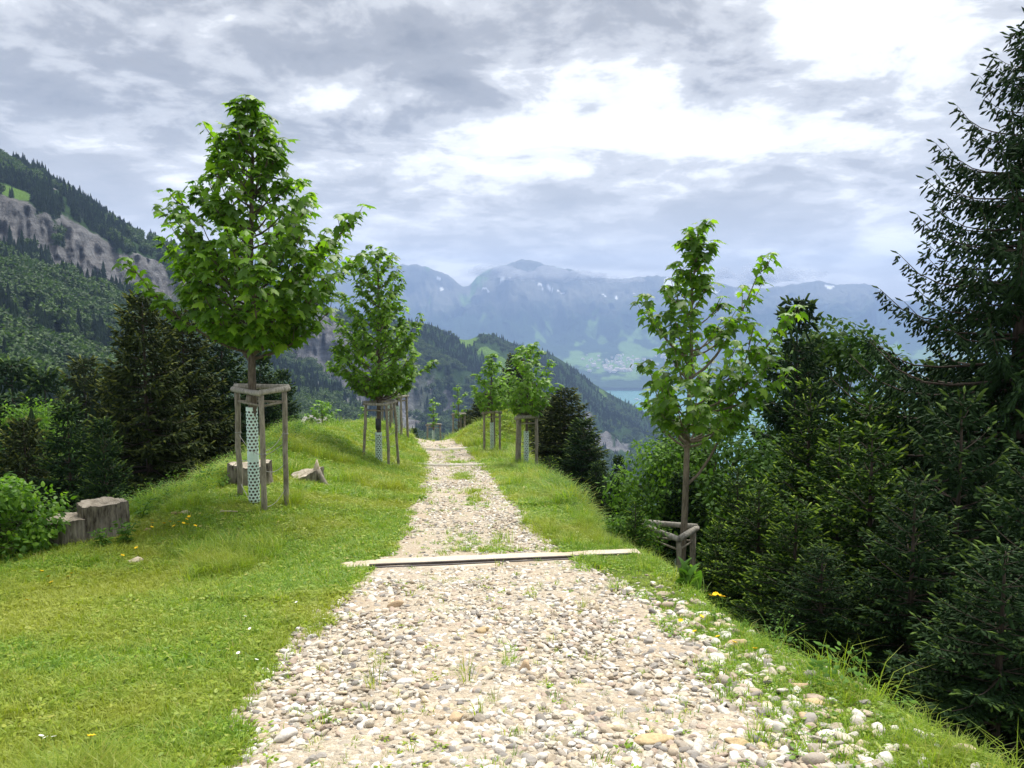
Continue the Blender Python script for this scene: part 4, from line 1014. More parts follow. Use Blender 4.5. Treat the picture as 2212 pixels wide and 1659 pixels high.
# hut with grey roof behind the berm
kb = at(686, 921, 190); hutm = house_mesh(9, 13, 4.2, 3.6, .8)
hr = thing('hut', kb-np.array([0, 0, 1.4]), 'grey roofed alpine hut on the meadow behind the berm', 'hut', rz=1.15); hr.scale = (.5, .5, .5)
b = MB(); b.box((0, 0, 2.1), (9, 13, 4.2)); obj('wall', b.mesh('hut_wall', M['timber']), hr)
full = house_mesh(9, 13, 4.2, 3.6, .8)
gb = MB()
for s in (-1, 1): gb.add([(-4.5, s*6.5, 4.2), (4.5, s*6.5, 4.2), (0, s*6.5, 7.8)], [(0, 1, 2)])
obj('gable', gb.mesh('gable', M['timber']), hr)
for s in (-1, 1):
    V = [(s*5.3, -7.3, 3.6), (s*5.3, 7.3, 3.6), (0, 7.3, 7.85), (0, -7.3, 7.85)]; V += [(x, y, z+.25) for x, y, z in V]
    obj('roof_panel', MB().add(V, [(0, 1, 2), (0, 2, 3), (4, 6, 5), (4, 7, 6), (0, 4, 5), (0, 5, 1), (1, 5, 6), (1, 6, 2), (3, 7, 4), (3, 4, 0)]).mesh('roof_panel', M['roof_grey']), hr)
for k in range(3): obj('window', MB().box((4.53, -4+k*4, 2.4), (.08, 1.1, 1.0)).mesh('window', M['sleeve_dark']), hr)
# meadow knoll that carries the hut
a = np.linspace(0, 6.283, 40)[:-1]; rr_ = np.linspace(0, 1, 12)[1:]
V = [(0, 0, 0)]+[(math.cos(t)*26*r, math.sin(t)*34*r, -9*r**1.6-8*sm(r, .8, 1)) for r in rr_ for t in a]; n_ = len(a)
T = [(0, 1+i, 1+(i+1) % n_) for i in range(n_)]
for k in range(len(rr_)-1):
    for i in range(n_):
        p0, p1 = 1+k*n_+i, 1+k*n_+(i+1) % n_; T += [(p0, p0+n_, p1+n_), (p0, p1+n_, p1)]
def _mead(t, b, out): t.l(t.mix(t.noise(pos(t), .3, 5), (.075, .165, .022), (.12, .22, .035)), b.inputs['Base Color'])
M['meadow'] = material('meadow_turf', _mead)
tag(obj('meadow', mesh_np('meadow', np.array(V), np.array(T), M['meadow']), None, kb-np.array([0, 0, 1.3])), 'small green meadow under the hut', kind='structure')
# white farmhouse on the left mountain
k = np.argmin(np.abs(up-10)); kv = np.argmin(np.abs(vr-1.78)); q = P[k, kv]
fr = thing('farmhouse', q-[0, 0, .5], 'white farmhouse on a meadow high on the left mountain', 'house', rz=.5)
b = MB().box((0, 0, 2.5), (8, 10, 5)); obj('wall', b.mesh('farm_wall', M['wall']), fr)
rb = MB()
for s in (-1, 1):
    V = [(s*4.8, -5.8, 4.6), (s*4.8, 5.8, 4.6), (0, 5.8, 8), (0, -5.8, 8)]; rb.add(V, [(0, 1, 2), (0, 2, 3)])
    rb.add([(-4, s*5, 5), (4, s*5, 5), (0, s*5, 7.8)], [(0, 1, 2)])
obj('roof', rb.mesh('farm_roof', M['roof_grey']), fr)
# causeway over the lake and a boat
c0 = at(1305, 836, 7600); c1 = at(1560, 838, 7600); c0[2] = c1[2] = LAKE
L_ = np.linalg.norm(c1-c0); ang = math.atan2(c1[1]-c0[1], c1[0]-c0[0])
cw = thing('causeway', (c0+c1)/2, 'pale causeway crossing the far end of the lake', 'causeway', rz=ang)
obj('deck', MB().box((0, 0, 7), (L_, 16, 5)).mesh('deck', M['concrete']), cw)
for i in range(24): obj('pier', MB().box((-L_/2+L_*(i+.5)/24, 0, 1.5), (5, 12, 6)).mesh('pier', M['concrete']), cw)
for s in (-1, 1): obj('parapet', MB().box((0, s*7.5, 10.2), (L_, .8, 1.4)).mesh('parapet', M['wall']), cw)
bt = at(1376, 863, 6500); bt[2] = LAKE
br_ = thing('boat', bt, 'white passenger boat out on the lake', 'boat', rz=.1)
hb = MB(); V = []
for x, w in ((-28, 4), (-20, 6), (10, 6), (24, 3), (32, .2)): V += [(x, -w, 3.5), (x, w, 3.5), (x*.95, -w*.7, -.5), (x*.95, w*.7, -.5)]
T = []
for i in range(4):
    o_ = i*4
    for a_, b_ in ((0, 1), (2, 0), (3, 2), (1, 3)): T += [(o_+a_, o_+4+a_, o_+4+b_), (o_+a_, o_+4+b_, o_+b_)]
T += [(0, 2, 3), (0, 3, 1)]
obj('hull', hb.add(V, T).mesh('hull', M['wall']), br_); obj('cabin', MB().box((-4, 0, 5.5), (34, 8, 4)).box((-2, 0, 9), (18, 6, 3)).mesh('cabin', M['wall']), br_)

# low clouds lying on the far ridge, built as volume puffs
def puff(seed, n, L, Hh):
    rs = np.random.RandomState(seed); bm = bmesh.new()
    for i in range(n):
        x = rs.uniform(-1, 1); r = Hh*rs.uniform(.45, 1)*(1-.6*abs(x))
        m4 = Matrix.Translation((x*L, rs.uniform(-.5, .5)*Hh, rs.uniform(-.15, .4)*Hh*(1-abs(x))))@Matrix.Diagonal((r*rs.uniform(1.3, 2.4), r, r*.62, 1))
        bmesh.ops.create_icosphere(bm, subdivisions=3, radius=1, matrix=m4)
    for v in bm.verts: v.co.z += Hh*.22*float(fbm(v.co.x/Hh*1.7+seed, v.co.y/Hh*1.7+v.co.z/Hh, 3, seed % 50)); v.co.x += Hh*.2*float(vn(v.co.z/Hh*3, v.co.x/Hh*2, 3))
    me = bpy.data.meshes.new('low_cloud'); bm.to_mesh(me); bm.free(); return me
mm = bpy.data.materials.new('cloud_air'); mm.use_nodes = True
_t = NT(mm.node_tree); _t.nt.nodes.remove(_t.nt.nodes['Principled BSDF']); _v = _t.n('ShaderNodeVolumePrincipled')
_v.inputs['Color'].default_value = (.97, .97, 1, 1); _v.inputs['Density'].default_value = .006; _t.l(_v.outputs[0], _t.nt.nodes['Material Output'].inputs['Volume'])
for i, (px, py, d, L, Hh, lab) in enumerate(((1190, 596, 10600, 900, 150, 'long low cloud lying across the far summit'), (1070, 590, 10900, 330, 140, 'cloud spilling over the far pass'), (1640, 596, 10800, 900, 190, 'cloud bank along the far snowy ridge'), (1310, 604, 10600, 480, 100, 'thin cloud right of the far summit'))):
    me = puff(300+i, 26, L, Hh); me.materials.append(mm)
    tag(obj('low_cloud', me, None, at(px, py, d)), lab, kind='stuff')

# ------------------------------------------------------------------ drain channels across the path
def slab(b, a, c, w0, w1, h, z_off, n=24, mi=0, top_noise=0.0, seed=0):
    """strip following the ground from a to c (x, y); w0..w1 across; thickness h below the surface z_off"""
    a = np.array(a); c = np.array(c); dv = (c-a)/np.linalg.norm(c-a); nr = np.array([-dv[1], dv[0]])
    t = np.linspace(0, 1, n)[:, None]; M_ = a+(c-a)*t
    z = np.interp(t[:, 0], [0, 1], [float(H(*a)), float(H(*c))]); zmid = H(M_[:, 0], M_[:, 1]); z = z*.3+zmid*.7+z_off
    j = fbm(t[:, 0]*9+seed, t[:, 0]*0, 2, seed)*top_noise
    V = []
    for w, dz in ((w0, 0), (w1, 0), (w1, -h), (w0, -h)):
        q = M_+nr*(w+j[:, None]*(1 if w == w1 else -1)); V.append(np.concatenate([q, (z+dz)[:, None]], 1))
    V = np.concatenate(V); T = []
    for k in range(4):
        for i in range(n-1):
            p0 = k*n+i; p1 = ((k+1) % 4)*n+i; T += [(p0, p0+1, p1+1), (p0, p1+1, p1)]
    T += [(0, n, 2*n), (0, 2*n, 3*n), (n-1, 3*n-1, 2*n-1), (n-1, 4*n-1, 3*n-1)]
    b.add(V, T, 0, mi); return b
A0 = hit(792, 1238); A1 = hit(1392, 1213)
A0 = np.array((-1.60, 8.62)); A1 = np.array((1.52, 9.20)); dvd = (A1-A0)/np.linalg.norm(A1-A0)
dr = thing('drain_channel', (0, 0, 0), 'concrete drain channel with dark steel slot across the path', 'drain channel')
obj('concrete_edge', slab(MB(), A0-dvd*.32, A1+dvd*.06, .062, .29, .25, .004, top_noise=.03, seed=1).mesh('concrete_edge', M['concrete']), dr)
obj('concrete_edge', slab(MB(), A0-dvd*.05, A1+dvd*.03, -.34, -.062, .25, .012, top_noise=.04, seed=2).mesh('concrete_edge', M['concrete']), dr)
obj('steel_channel', slab(slab(slab(MB(), A0, A1, .035, .06, .14, .026), A0, A1, -.06, -.035, .14, .022), A0, A1, -.035, .035, .03, -.06).mesh('steel_channel', M['steel']), dr)
e0 = A1+dvd*.1
obj('concrete_end', slab(MB(), A1-dvd*.1, A1+dvd*.42, -.34, .22, .5, -.02, n=8, top_noise=.06, seed=3).mesh('concrete_end', M['concrete']), dr)
for (pa, pb, lab, nm) in (((866, 998), (1048, 1005), 'pale timber water bar across the path between the maples', .06), ((888, 966), (1010, 968), 'pale timber water bar just before the crest', .07)):
    a_ = hit(*pa); b_ = hit(*pb); wb = thing('water_bar', (0, 0, 0), lab, 'water bar')
    obj('beam', slab(MB(), (a_.x, a_.y), (b_.x, b_.y), .02, .02+nm*.8, .2, .055).mesh('beam', M['beam']), wb)
    obj('beam', slab(MB(), (a_.x, a_.y), (b_.x, b_.y), -.02-nm*.7, -.02, .2, .04).mesh('beam', M['beam']), wb)
    obj('slot', slab(MB(), (a_.x, a_.y), (b_.x, b_.y), -.02, .02, .03, .0).mesh('slot', M['steel']), wb)

# ------------------------------------------------------------------ stumps
def stump_body(rs, rad, h, roots, n=72, zn=11, tilt=(0, 0)):
    th = np.arange(n)*2*math.pi/n; V = []
    lob = 1+.10*np.cos(th*3+rs.rand()*6)+.06*np.cos(th*5+rs.rand()*6)+.035*np.sin(th*13+rs.rand()*6)*np.sin(th*4)+.03*np.sin(th*23+rs.rand()*6)+rs.normal(0, .02, n)
    rim = .018*np.sin(th*2+rs.rand()*6)+.006*np.sin(th*7+rs.rand()*6)+rs.normal(0, .003, n)
    fl = np.maximum(0, np.cos(th*roots+rs.rand()*6))**1.5
    for k in range(zn):
        f = k/(zn-1); r = rad*lob*(1+.30*(1-f)**3+.55*(1-f)**5*fl)+rs.normal(0, .006, n)
        V.append(np.stack([np.cos(th)*r, np.sin(th)*r, -.25+(h+.25)*f+rim*f**4+(np.cos(th)*tilt[0]+np.sin(th)*tilt[1])*r*f], -1))
    T = []
    for k in range(zn-1):
        for i in range(n):
            j = (i+1) % n; p0, p1 = k*n+i, k*n+j; T += [(p0, p1, p1+n), (p0, p1+n, p0+n)]
    top = V[-1]; return np.concatenate(V), T, top
def stump_cut(top, rs, up=.004):
    c = top.mean(0)-np.array([0, 0, .012]); V = [c]; n = len(top)
    for f in (.35, .7, .97):
        q = c+(top-c)*f; q[:, 2] += up+rs.normal(0, .008, n)*(f < .9); V.append(q)
    V = np.concatenate([V[0][None]]+V[1:]); T = [(0, 1+i, 1+(i+1) % n) for i in range(n)]
    for k in range(2):
        for i in range(n):
            j = (i+1) % n; p0, p1 = 1+k*n+i, 1+k*n+j; T += [(p0, p0+n, p1+n), (p0, p1+n, p1)]
    return V, T
rs = np.random.RandomState(41)
b0 = on(168, 10.1); b0.z -= .04
st = thing('tree_stump', b0, 'big stepped tree stump overgrown with brambles at the left', 'tree stump')
for (dx, dy, rad, h) in ((-.20, -.08, .29, .36), (.16, .12, .28, .52)):
    V, T, top = stump_body(rs, rad, h, 4); V[:, :2] += (dx, dy); top = top+[dx, dy, 0]
    V[:, 2] = np.where(V[:, 2] < -.2, -.8, V[:, 2])
    obj('bark', MB().add(V, T).mesh('stump_bark', M['bark_stump'], True), st)
    V, T = stump_cut(top, rs); obj('cut_face', MB().add(V, T).mesh('stump_cut', M['cut'], True), st)
for (px, py, d, rad, h, lab, tl) in ((530, 1088, 13.8, .36, .38, 'pale grey tree stump behind the guard of the large maple', (.0, .0)), (655, 1062, 15.2, .30, .24, 'broken low stump with root right of the large maple guard', (.25, .1))):
    b0 = on(px, d); st = thing('tree_stump', b0, lab, 'tree stump')
    V, T, top = stump_body(rs, rad, h, 4, tilt=tl); obj('bark', MB().add(V, T).mesh('stump_bark', M['bark_stump'], True), st)
    V, T = stump_cut(top, rs); obj('cut_face', MB().add(V, T).mesh('stump_cut', M['cut'], True), st)
    if h < .3:
        q = np.linspace(0, 1, 8)[:, None]
        obj('root', MB().tube(np.array([.25, -.1, .30])+(np.array([.62, -.3, -.03])-np.array([.25, -.1, .30]))*q+np.array([0, 0, -.1])*(4*q*(1-q)), .07*(1-.6*q[:, 0]), 7, jit=.12).mesh('root', M['bark_stump'], True), st)
        obj('splinter', MB().tube([(.2, -.05, .15), (.22, -.05, .36), (.23, -.05, .5)], [.09, .06, .012], 6, jit=.15).mesh('splinter', M['stick'], True), st)

# ------------------------------------------------------------------ stones
def stone_mesh(seed, sub=2, flat=.6, long=1.35, rough=.16, ang=0.0):
    rs = np.random.RandomState(seed); bm = bmesh.new(); bmesh.ops.create_icosphere(bm, subdivisions=sub, radius=.5)
    V = np.array([v.co[:] for v in bm.verts]); bm.verts.ensure_lookup_table(); bm.faces.ensure_lookup_table()
    T = np.array([[v.index for v in f.verts] for f in bm.faces]); bm.free()
    D = V/np.linalg.norm(V, axis=1)[:, None]; r = np.ones(len(V))
    for k in range(5):
        a = rs.normal(0, 1, 3); a /= np.linalg.norm(a); r += rough*rs.uniform(.3, 1)*np.sin(D@a*rs.uniform(1.5, 4)+rs.uniform(0, 6))*.5
    for k in range(7):      # broken facets
        a = rs.normal(0, 1, 3); a /= np.linalg.norm(a); q = D@a*r; lim = rs.uniform(.72, .95)-ang*.2; r = np.where(q > lim, r*lim/np.maximum(q, .01), r)
    V = D*r[:, None]*.5*[long, 1, flat]
    return V, T
SV = [stone_mesh(i, 2, f, l, .22, a) for i, (f, l, a) in enumerate(((.55, 1.3, .4), (.7, 1.15, 0), (.45, 1.5, .9), (.6, 1.4, 1.3), (.8, 1.1, 1.0), (.5, 1.7, .8), (.38, 1.25, 1.2), (.65, 1.2, 1.5)))]
SM = [mesh_np('stone_%d' % i, V, T, M['stone'], {'rnd': np.full(len(V), 0)}, i not in (2, 3, 4, 7)) for i, (V, T) in enumerate(SV)]
SPR = [proto('stone_proto_%d' % i, m) for i, m in enumerate(SM)]
rs = np.random.RandomState(77)
def stones_in(n, d0, d1, s0, s1, pw=2.2, spill=.0):
    d = d0*(d1/d0)**rs.rand(n) if d1/d0 > 2 else rs.uniform(d0, d1, n)
    u = rs.uniform(-1-spill, 1+spill*1.6, n); x = path_c(d)+u*path_w(d)
    s = s0+(s1-s0)*rs.rand(n)**pw
    return x, d, s, u
parts = [stones_in(20000, 2.6, 5.5, .012, .068, 3.2, .06), stones_in(17000, 5.5, 8.9, .014, .07, 3.2, .06), stones_in(15000, 9.1, 16, .018, .07, 3.0, .03), stones_in(9000, 16, 30, .025, .08, 2.4, .03), stones_in(2500, 30, 40, .035, .08, 2)]
x, d, s, u = [np.concatenate([p[k] for p in parts]) for k in range(4)]
# worn earth ruts with few stones; more stones at the right edge further on
nz = fbm(x*1.1, d*.7, 3, 91)
rut = np.where(d > 9, sm(nz+.6*sm(u, .7, -.1)*sm(d, 8, 12), .25, .85)*.8, sm(nz, .35, .8)*.5)
keep = rs.rand(len(x)) > rut*.85
x, d, s, u = x[keep], d[keep], s[keep], u[keep]
# stray stones on the right verge
n = 2300; d2 = rs.uniform(3, 8.2, n); x2 = path_c(d2)+path_w(d2)+np.abs(rs.normal(0, .48, n)); s2 = .02+.085*rs.rand(n)**2.4
k2 = (x2 < edge_r(d2)+.1) & (rs.rand(n) < np.exp(-np.maximum(0, x2-1.4)*.8)*sm(d2, 8.4, 5.5))
x = np.concatenate([x, x2[k2]]); d = np.concatenate([d, d2[k2]]); s = np.concatenate([s, s2[k2]])
# keep the drain clear
tt = (x-A0[0])*dvd[0]+(d-A0[1])*dvd[1]; nn_ = -(x-A0[0])*dvd[1]+(d-A0[1])*dvd[0]
ok = ~((nn_ > -.06) & (nn_ < .30)) & ~((nn_ <= -.06) & (nn_ > -.26) & (rs.rand(len(x)) < .93) & (tt < 2.1))
x, d, s = x[ok], d[ok], s[ok]
z = H(x, d)+s*.16-.008
rot = np.stack([rs.normal(0, .28, len(x)), rs.normal(0, .28, len(x)), rs.uniform(0, 6.28, len(x))], -1); sid = rs.randint(0, 8, len(x))
order = np.argsort(-(s/d)); big = order[:300]; rest = order[300:]
for i in big:
    o = obj('stone', SM[sid[i]], path, (x[i], d[i], z[i]), rot[i], float(s[i]))
g = scatter('gravel', np.stack([x, d, z], -1)[rest], rot[rest], s[rest], SPR, sid[rest]); g['label'] = 'loose pale gravel and pebbles covering the path'
# stones one can point to
named = [((1418, 1607), .125, 2.0, .55, 'stone_ochre', .2, 'elongated ochre stone near the bottom of the path'), ((851, 1313), .10, 1.4, .75, 'stone_tan', .4, 'large tan stone at the left edge of the path below the drain'),
         ((1135, 1450), .085, 1.2, 1.2, 'stone_tan', 1.2, 'upright tan stone in the middle of the gravel'), ((1375, 1500), .11, 1.2, .8, 'stone_pale', .3, 'large whitish stone right of the path centre'),
         ((1756, 1524), .10, 1.7, .5, 'stone_ochre', .1, 'flat ochre stone in the right verge'), ((1728, 1490), .10, 1.4, .55, 'stone_tan', .0, 'flat tan stone in the right verge grass'),
         ((1595, 1612), .085, 1.7, .5, 'stone_ochre', -.5, 'smooth ochre oval stone beside a grass tuft'), ((610, 1600), .09, 1.3, .8, 'stone_pale', .7, 'cream stone at the lower left edge of the gravel'),
         ((1480, 1330), .10, 1.2, .7, 'stone_pale', .7, 'white stone in the grass right of the path below the drain'), ((1590, 1395), .11, 1.5, .45, 'stone_tan', .2, 'long tan stone half sunk in the right verge'),
         ((985, 1555), .08, 1.4, .75, 'stone_tan', .6, 'brown rounded stone in the lower middle of the path'), ((1400, 1390), .075, 1.2, .8, 'stone_grey', 1.0, 'dark grey stone at the right edge of the gravel'),
         ((1740, 1560), .09, 1.2, .7, 'stone_tan', .9, 'buff stone lowest on the right verge'), ((545, 1525), .07, 1.6, .5, 'stone_pale', .2, 'pale oblong stone at the left gravel edge'),
         ((1040, 1365), .085, 1.5, .6, 'stone_ochre', .5, 'yellowish stone in the middle of the gravel'), ((320, 1150), .12, 1.0, .9, 'soil', .5, 'small mound of bare earth on the left lawn')]
for i, (pp, sz, lg, fl, mt, rz, lab) in enumerate(named):
    V, T = stone_mesh(500+i, 3, fl, lg, .34, 1.3); p = hit(*pp)
    tag(obj('rock', mesh_np('rock', V, T, M[mt], None, True), None, p+Vector((0, 0, sz*.2)), (.08*(i % 3), -.1*(i % 2), rz), sz*1.05), lab, 'stone')
# stick and bark bits on the lawn
p = hit(487, 1113); tag(obj('stick', MB().tube([(-.15, -.03, 0), (-.05, 0, .03), (.06, .0, .03), (.17, .03, .02)], [.010, .012, .011, .006], 6).mesh('stick', M['stick'], True), None, p+Vector((0, 0, .03))), 'pale stick lying on the lawn near the large maple guard', 'stick')
for (pp, lab, mt, sz) in (((383, 1113), 'rusty brown wood chunk on the lawn edge', 'soil', .13), ((402, 1112), 'pale wood chunk on the lawn edge', 'stick', .11), ((292, 1218), 'flat bare wood chip on the left lawn', 'stick', .16)):
    V, T = stone_mesh(int(sz*1000), 2, .55, 1.5, .3, 1); p = hit(*pp); tag(obj('wood_chunk', mesh_np('wood_chunk', V, T, M[mt], None, False), None, p+Vector((0, 0, sz*.2)), (0, 0, .3), sz*1.2), lab, 'wood chunk')
# bare soil scar beside the path at the crest

# ------------------------------------------------------------------ grass, herbs, flowers
def tuft(seed, n, h, spread, w, lean=.6):
    rs = np.random.RandomState(seed); b = MB()
    for i in range(n):
        a = rs.uniform(0, 6.28); r = spread*math.sqrt(rs.rand()); o = np.array([math.cos(a)*r, math.sin(a)*r, 0]); a2 = a+rs.normal(0, .8)
        d = np.array([math.cos(a2), math.sin(a2), 0]); s_ = np.array([-d[1], d[0], 0]); hh = h*rs.uniform(.5, 1.15); ln = lean*rs.uniform(.3, 1.3); ww = w*rs.uniform(.7, 1.3)
        p = [o, o+d*hh*ln*.28+np.array([0, 0, hh*.55]), o+d*hh*ln+np.array([0, 0, hh*(1-.35*ln)])]
        V = [p[0]-s_*ww*.6, p[0]+s_*ww*.6, p[1]-s_*ww*.5, p[1]+s_*ww*.5, p[2]]
        b.add(V, [(0, 1, 3), (0, 3, 2), (2, 3, 4)], rs.uniform(0, .5))
    return b.mesh('tuft', M['grass'], True)
def herb(seed, n, size, h, kind='oval', mat='shrub'):
    rs = np.random.RandomState(seed); a = rs.uniform(0, 6.28, n); r = max(size, h*.5)*np.sqrt(rs.rand(n))*1.2
    P_ = np.stack([np.cos(a)*r, np.sin(a)*r, h*rs.uniform(.25, 1, n)], -1); d = np.stack([np.cos(a), np.sin(a), rs.uniform(-.2, .5, n)], -1)
    V, T, A = leaf_mass(P_, leaf_frames(d, np.tile([0, 0, 1.], (n, 1))+rs.normal(0, .3, (n, 3))), size*rs.uniform(.5, 1.0, n), LSH[kind], rs.randint(0, 3, n), rs.uniform(0, .5, n))
    return mesh_np('herb', V, T, M[mat], {'rnd': A}, True)
GP = [proto('grass_a', tuft(1, 15, .075, .05, .0046, .9)), proto('grass_b', tuft(2, 14, .06, .055, .005, 1.1)), proto('grass_c', tuft(3, 12, .10, .04, .004, .8)), proto('clover', herb(4, 14, .036, .045, mat='grass')), proto('grass_long', tuft(5, 18, .2, .05, .004, .8))]
rs = np.random.RandomState(55)
def on_path(x, y, soft=.1):
    e = fbm(x*3, y*3, 3, 33)*.16
    return np.abs(x-path_c(np.clip(y, -30, 80)))-path_w(np.clip(y, -30, 80))+e
def gpts(n, d0, d1, xl, xr, logd=True):
    d = d0*(d1/d0)**rs.rand(n) if logd else rs.uniform(d0, d1, n); x = rs.uniform(xl, xr, n)*1.0; return x, d
xs, ys_, ss = [], [], []
for (n, d0, d1, k0, k1, s0) in ((52000, 2.6, 7, -1.0, .85, 1.0), (46000, 7, 14, -.95, .5, 1.25), (34000, 14, 28, -.55, .16, 1.9), (16000, 28, 52, -.36, .06, 2.8)):
    d_ = d0*(d1/d0)**rs.rand(n); x_ = rs.uniform(k0, k1, n)*d_*.78
    xs.append(x_); ys_.append(d_); ss.append(s0*rs.uniform(.7, 1.25, n))
x, y, s = np.concatenate(xs), np.concatenate(ys_), np.concatenate(ss)
e = on_path(x, y); pn = fbm(x*1.7, y*.8, 3, 95)
onp = e < -.16
# tufts that grow in the path: a loose middle strip and a patch above the drain
strip = np.exp(-((x-path_c(y)-.12)/.2)**2)*sm(y, 9.5, 14)*sm(pn, .1, .6)*.45+.8*np.exp(-((x+.25)/.4)**2-((y-9.72)/.13)**2)+sm(pn, .6, .85)*.15*(y > 9)+.012
verge = sm(e, -.16, .16)
right_thin = np.where((x > path_c(y)) & (y < 8.3), .10+.75*sm(e+.35*pn, .05, .95), 1.0)
pr_ = np.where(onp, strip, verge*right_thin)
tt = (x-A0[0])*dvd[0]+(y-A0[1])*dvd[1]; nn_ = -(x-A0[0])*dvd[1]+(y-A0[1])*dvd[0]
pr_ = np.where((nn_ > -.12) & (nn_ < .29) & (tt > -.3) & (tt < np.linalg.norm(A1-A0)+.4), 0, pr_)
ok = (rs.rand(len(x)) < pr_) & (x > edge_l(np.clip(y, -30, 60))-4) & (x < edge_r(np.clip(y, -30, 60))+2)
x, y, s, onp, e = x[ok], y[ok], s[ok], onp[ok], e[ok]
id_ = rs.choice(4, len(x), p=[.33, .31, .10, .26])
wild = (x < edge_l(np.clip(y, -30, 60))+.3) | (x > edge_r(np.clip(y, -30, 60))-.25) | (fbm(x*.6, y*.6, 3, 97) > .62)
id_ = np.where(wild & (rs.rand(len(x)) < np.where((x > 0) & (y < 10), .07, .3)), 4, id_); s = np.where(onp, s*.75, s); s = np.where((x > edge_r(np.clip(y, -30, 60))-.6) & (y < 13), s*.7, s)
rot = np.stack([rs.normal(0, .15, len(x)), rs.normal(0, .15, len(x)), rs.uniform(0, 6.28, len(x))], -1)
scatter('grass', np.stack([x, y, H(x, y)-.004], -1), rot, np.stack([s, s, s*rs.uniform(.7, 1.2, len(s))], -1), GP, id_)['label'] = 'short green lawn and verge grass'
# scrub on the banks
UPR = [proto('scrub_a', herb(11, 90, .05, .30)), proto('scrub_b', herb(12, 70, .045, .42)), proto('scrub_c', herb(13, 60, .06, .2)), proto('long_grass', tuft(14, 26, .38, .10, .005, .8))]
n = 16000; d_ = 3.0*(60/3.0)**rs.rand(n); side = rs.rand(n) < .5
off_ = np.abs(rs.normal(0, 2.2, n))
x_ = np.where(side, edge_r(np.clip(d_, 0, 60))-.15+off_, edge_l(np.clip(d_, 0, 60))+.5-off_)
mound = rs.rand(n) < .12; x_ = np.where(mound, -7+rs.normal(0, 1.6, n), x_); d_ = np.where(mound, rs.uniform(18, 40, n), d_)
ok = (on_path(x_, d_) > .5) & ((rs.rand(n) < .6) | (d_ > 9))
near = ok & side & (d_ < 9.5); ok &= ~(near & (off_ < .8) & (rs.rand(n) < .93)); ok &= ~((np.hypot(x_+5.6, d_-10.1) < 1.2)); ok &= ~((x_ > 1.0) & (x_ < 3.6) & (d_ > 6.5) & (d_ < 13.2))
x_, d_ = x_[ok], d_[ok]; m = len(x_); sc_ = rs.uniform(.45, 1.05, m)*np.where(d_ > 15, 1.2, 1.0)*np.where(mound[ok], .45, 1)
scatter('undergrowth', np.stack([x_, d_, H(x_, d_)-.02], -1), np.stack([rs.normal(0, .15, m), rs.normal(0, .15, m), rs.uniform(0, 6.28, m)], -1), sc_, UPR, rs.choice(4, m, p=[.22, .2, .18, .4]))['label'] = 'tangled undergrowth on the banks'

# plants one can point to
def sprig(loc, label, h, n, leaf, seed, lean=(0, 0), mat='shrub', cat='plant', name='bramble', nst=3):
    rs = np.random.RandomState(seed); r = thing(name, loc, label, cat); Pn, A, N = [], [], []; 
    for k in range(nst):
        t = np.linspace(0, 1, 8); a = rs.uniform(0, 6.28); q = np.stack([lean[0]*t+math.cos(a)*.35*h*t**1.6, lean[1]*t+math.sin(a)*.35*h*t**1.6, h*rs.uniform(.7, 1.05)*t-.05], -1)
        obj('stem', MB().tube(q, .007*(1-.7*t)+.0015, 5).mesh('stem', M['shrub'], True), r)
        for j in range(n):
            f = rs.uniform(.15, 1); c = np.array([np.interp(f, t, q[:, i]) for i in range(3)]); b_ = rs.uniform(0, 6.28); dv = np.array([math.cos(b_), math.sin(b_), .2])
            Pn.append(c+dv*leaf*.5); A.append(dv+rs.normal(0, .2, 3)); N.append(np.array([0, 0, 1.])+rs.normal(0, .3, 3))
    m = len(Pn); V, T, A_ = leaf_mass(np.array(Pn), leaf_frames(np.array(A), np.array(N)), leaf*rs.uniform(.6, 1.2, m), LSH['oval'], rs.randint(0, 3, m), rs.rand(m))
    c = obj('foliage', mesh_np('foliage', V, T, M[mat], {'rnd': A_}, True), r); c['kind'] = 'stuff'; return r
for i, (px, d, h, n, lf, lab) in enumerate(((1690, 6.1, .34, 16, .05, 'small raspberry sprig on the edge of the right bank'), (1640, 6.5, .26, 12, .045, 'thin herb left of the raspberry sprig on the bank edge'), (2045, 4.55, .34, 22, .045, 'yellowish bramble sprig at the lower right edge'),
        (1930, 4.95, .20, 16, .04, 'low spruce-like herb left of the yellowish bramble'), (2140, 4.2, .2, 12, .035, 'leggy weed in the lower right corner'), (250, 9.75, .42, 46, .065, 'bramble growing in front of the stepped stump'), (205, 9.6, .3, 40, .06, 'low bramble at the foot of the stepped stump'),
        (290, 11.0, .4, 26, .065, 'bramble right of the stepped stump'), (430, 13.6, .45, 24, .07, 'leafy sprout left of the grey stump'), (470, 13.2, .32, 22, .06, 'small bush against the grey stump'), (60, 9.6, .22, 24, .06, 'low bramble left of the stepped stump'))):
    sprig(on(px, d), lab, h, n, lf, 600+i)
